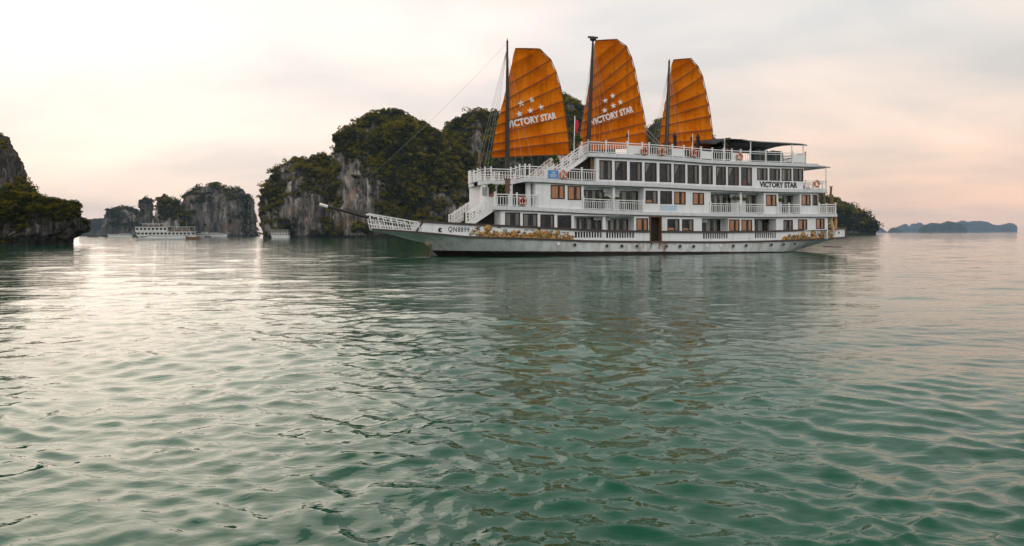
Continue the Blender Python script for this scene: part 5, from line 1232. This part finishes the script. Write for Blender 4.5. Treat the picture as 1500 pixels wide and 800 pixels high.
# ================================================================== boats across the bay
def boat(px0, px1, Y, hdeck, decks, label, rz=0.0, name='tour_boat', mat='boat', roof=True, bow=-1, mast=None, group='boats across the bay'):
    a = at(px0, 345, Y); b = at(px1, 345, Y); Ln = b.x - a.x; r = thing(name, label, 'boat', ((a.x + b.x) / 2, Y, 0), rz, group); w = Ln * .11 + .5; hl = Ln / 2
    m = MB(); rows = []; st = 13
    for i in range(st):
        t = i / (st - 1) * 2 - 1; x = t * hl; e = max(0, t * bow); s_ = max(0, -t * bow); hw = w * (1 - e ** 2.6 * .96) * (1 - .2 * s_ ** 3); sh = hdeck * (1 + .55 * e ** 2 + .15 * s_ ** 2); pull = (e ** 3) * hl * .10 * -bow
        rows.append([(x + pull, -hw * .75, -.5), (x + pull * .6, -hw * .92, .15), (x, -hw, sh), (x, hw, sh), (x + pull * .6, hw * .92, .15), (x + pull, hw * .75, -.5)])
    vs = [v for q in rows for v in q]; fs = [(i * 6 + j, i * 6 + j + 1, (i + 1) * 6 + j + 1, (i + 1) * 6 + j) for i in range(st - 1) for j in range(5)]
    m.add(vs, fs, True); m.add(rows[0], [tuple(range(6))]); m.add(rows[-1], [tuple(range(6))[::-1]]); h_ = m.build('hull', M[mat], r)
    m = MB()
    for sd in (-1, 1):
        for p, q in zip(rows[:-1], rows[1:]): m.bar(Vector(p[2 if sd < 0 else 3]) + Vector((0, sd * .03, 0)), Vector(q[2 if sd < 0 else 3]) + Vector((0, sd * .03, 0)), .12, .16)
    m.build('rub_rail', M['dark'], h_)
    z = hdeck
    for x0, x1, hh, kind in decks:
        X0, X1 = x0 * hl, x1 * hl; W = w * .86
        XE = X1
        if kind == 'half': X1 = X0 + (X1 - X0) * .58
        if kind in ('cabin', 'half'):
            c = MB().box(X0, X1, -W, W, z, z + hh).build('cabin', M[mat], r); n = max(2, int((X1 - X0) / 1.5))
            for i in range(n):
                xx = X0 + (X1 - X0) * (i + .5) / n; MB().box(xx - .52, xx + .52, -W - .03, -W - .004, z + hh * .34, z + hh * .82).build('window', M['frame'], c)
            for xx in (X0 - .004, X1 + .03):
                MB().box(xx - .026, xx, -W * .6, W * .6, z + hh * .36, z + hh * .78).build('window', M['frame'], c)
        X1_, X0_ = XE, (X1 if kind == 'half' else X0)
        if kind == 'half': X0, X1 = X1, XE
        if kind in ('open', 'half'):
            MB().box(X0 + .5, X1 - .5, -W * .5, W * .5, z + .003, z + hh * .55).build('deck_furniture', M['wood'], r)
            n = max(3, int((X1 - X0) / 2.6)); m = MB()
            for sd in (-1, 1):
                for i in range(n + 1): xx = X0 + .1 + (X1 - X0 - .2) * i / n; m.box(xx - .05, xx + .05, sd * W - .05, sd * W + .05, z, z + hh)
                m.bar((X0, sd * W, z + .95), (X1, sd * W, z + .95), .08); m.bar((X0, sd * W, z + .5), (X1, sd * W, z + .5), .05)
            m.build('deck_frame', M[mat], r)
        if kind == 'rail':
            for sd in (-1, 1):
                m = MB(); m.bar((X0, sd * W, z + hh), (X1, sd * W, z + hh), .07); m.bar((X0, sd * W, z + hh * .5), (X1, sd * W, z + hh * .5), .05)
                n = max(3, int((X1 - X0) / 1.6))
                for i in range(n + 1): xx = X0 + (X1 - X0) * i / n; m.box(xx - .04, xx + .04, sd * W - .04, sd * W + .04, z, z + hh)
                m.build('railing', M[mat], r)
            continue
        X0, X1 = x0 * hl, XE
        z += hh; MB().box(X0 - .35, X1 + .35, -W - .22, W + .22, z + .003, z + .14).build('deck_roof', M[mat], r); z += .14
    if mast: MB().tube([(mast[0] * hl, 0, z), (mast[0] * hl, 0, z + mast[1])], [.08, .04], 8).build('mast', M[mat], r)
    return r
boat(202.5, 283, 290, 1.5, [(-.92, .98, 1.75, 'cabin'), (-.97, .95, 1.85, 'half'), (-.72, -.12, 1.25, 'open')], 'white three-deck tour boat moored in front of the dark stack', 0.05, mast=(-.45, 1.9))
boat(272, 291, 286, .9, [], 'small dark wooden tender at the stern of the three-deck tour boat', 0.1, 'rowing_boat', 'wood')
boat(285, 312, 640, 1.3, [(-.6, .75, 1.7, 'cabin'), (-.2, .35, 1.2, 'cabin')], 'white cabin cruiser with a stepped roof beside the two-humped island', 0.0)
boat(300, 309, 560, .7, [], 'low dark skiff just in front of the white cabin cruiser', 0.2, 'rowing_boat', 'wood')
boat(305, 333, 650, 1.6, [(-.9, .55, 1.5, 'cabin'), (-.8, .1, .9, 'rail')], 'long low white boat below the rusty streak of the two-humped island', 0.0, bow=1)
boat(397, 424, 400, 1.1, [(-.92, .92, 1.75, 'cabin'), (-.85, .9, 1.55, 'open')], 'white two-deck house boat at the foot of the big island cliffs', -0.05)
boat(158, 176.5, 640, 1.2, [(-.9, .8, 1.4, 'cabin')], 'small pale boat below the double-peaked island, further left of two', 0.0)
boat(174, 193, 610, 1.3, [(-.8, .9, 1.3, 'cabin'), (-.6, .6, .8, 'rail')], 'small pale boat below the double-peaked island, further right of two', 0.0)
boat(127.5, 144, 560, .5, [(-.3, .3, .5, 'cabin')], 'very low flat boat off the tip of the undercut rock', 0.0, 'flat_boat', 'wood')

# ================================================================== the air over the bay
hz = D.materials.new('sea haze'); hz.use_nodes = True; t_ = hz.node_tree; t_.nodes.clear()
pv = N(t_, 'ShaderNodeVolumePrincipled'); pv.inputs['Color'].default_value = (0.50, 0.74, 1.0, 1); pv.inputs['Density'].default_value = 7.5e-5; pv.inputs['Anisotropy'].default_value = 0.0
ou = N(t_, 'ShaderNodeOutputMaterial'); L(t_, pv.outputs[0], ou.inputs['Volume'])
o = MB().box(-8200, 8200, -8200, 8200, -1.5, 260).build('haze', hz); o['kind'] = 'stuff'
SC.cycles.volume_step_rate = 4.0
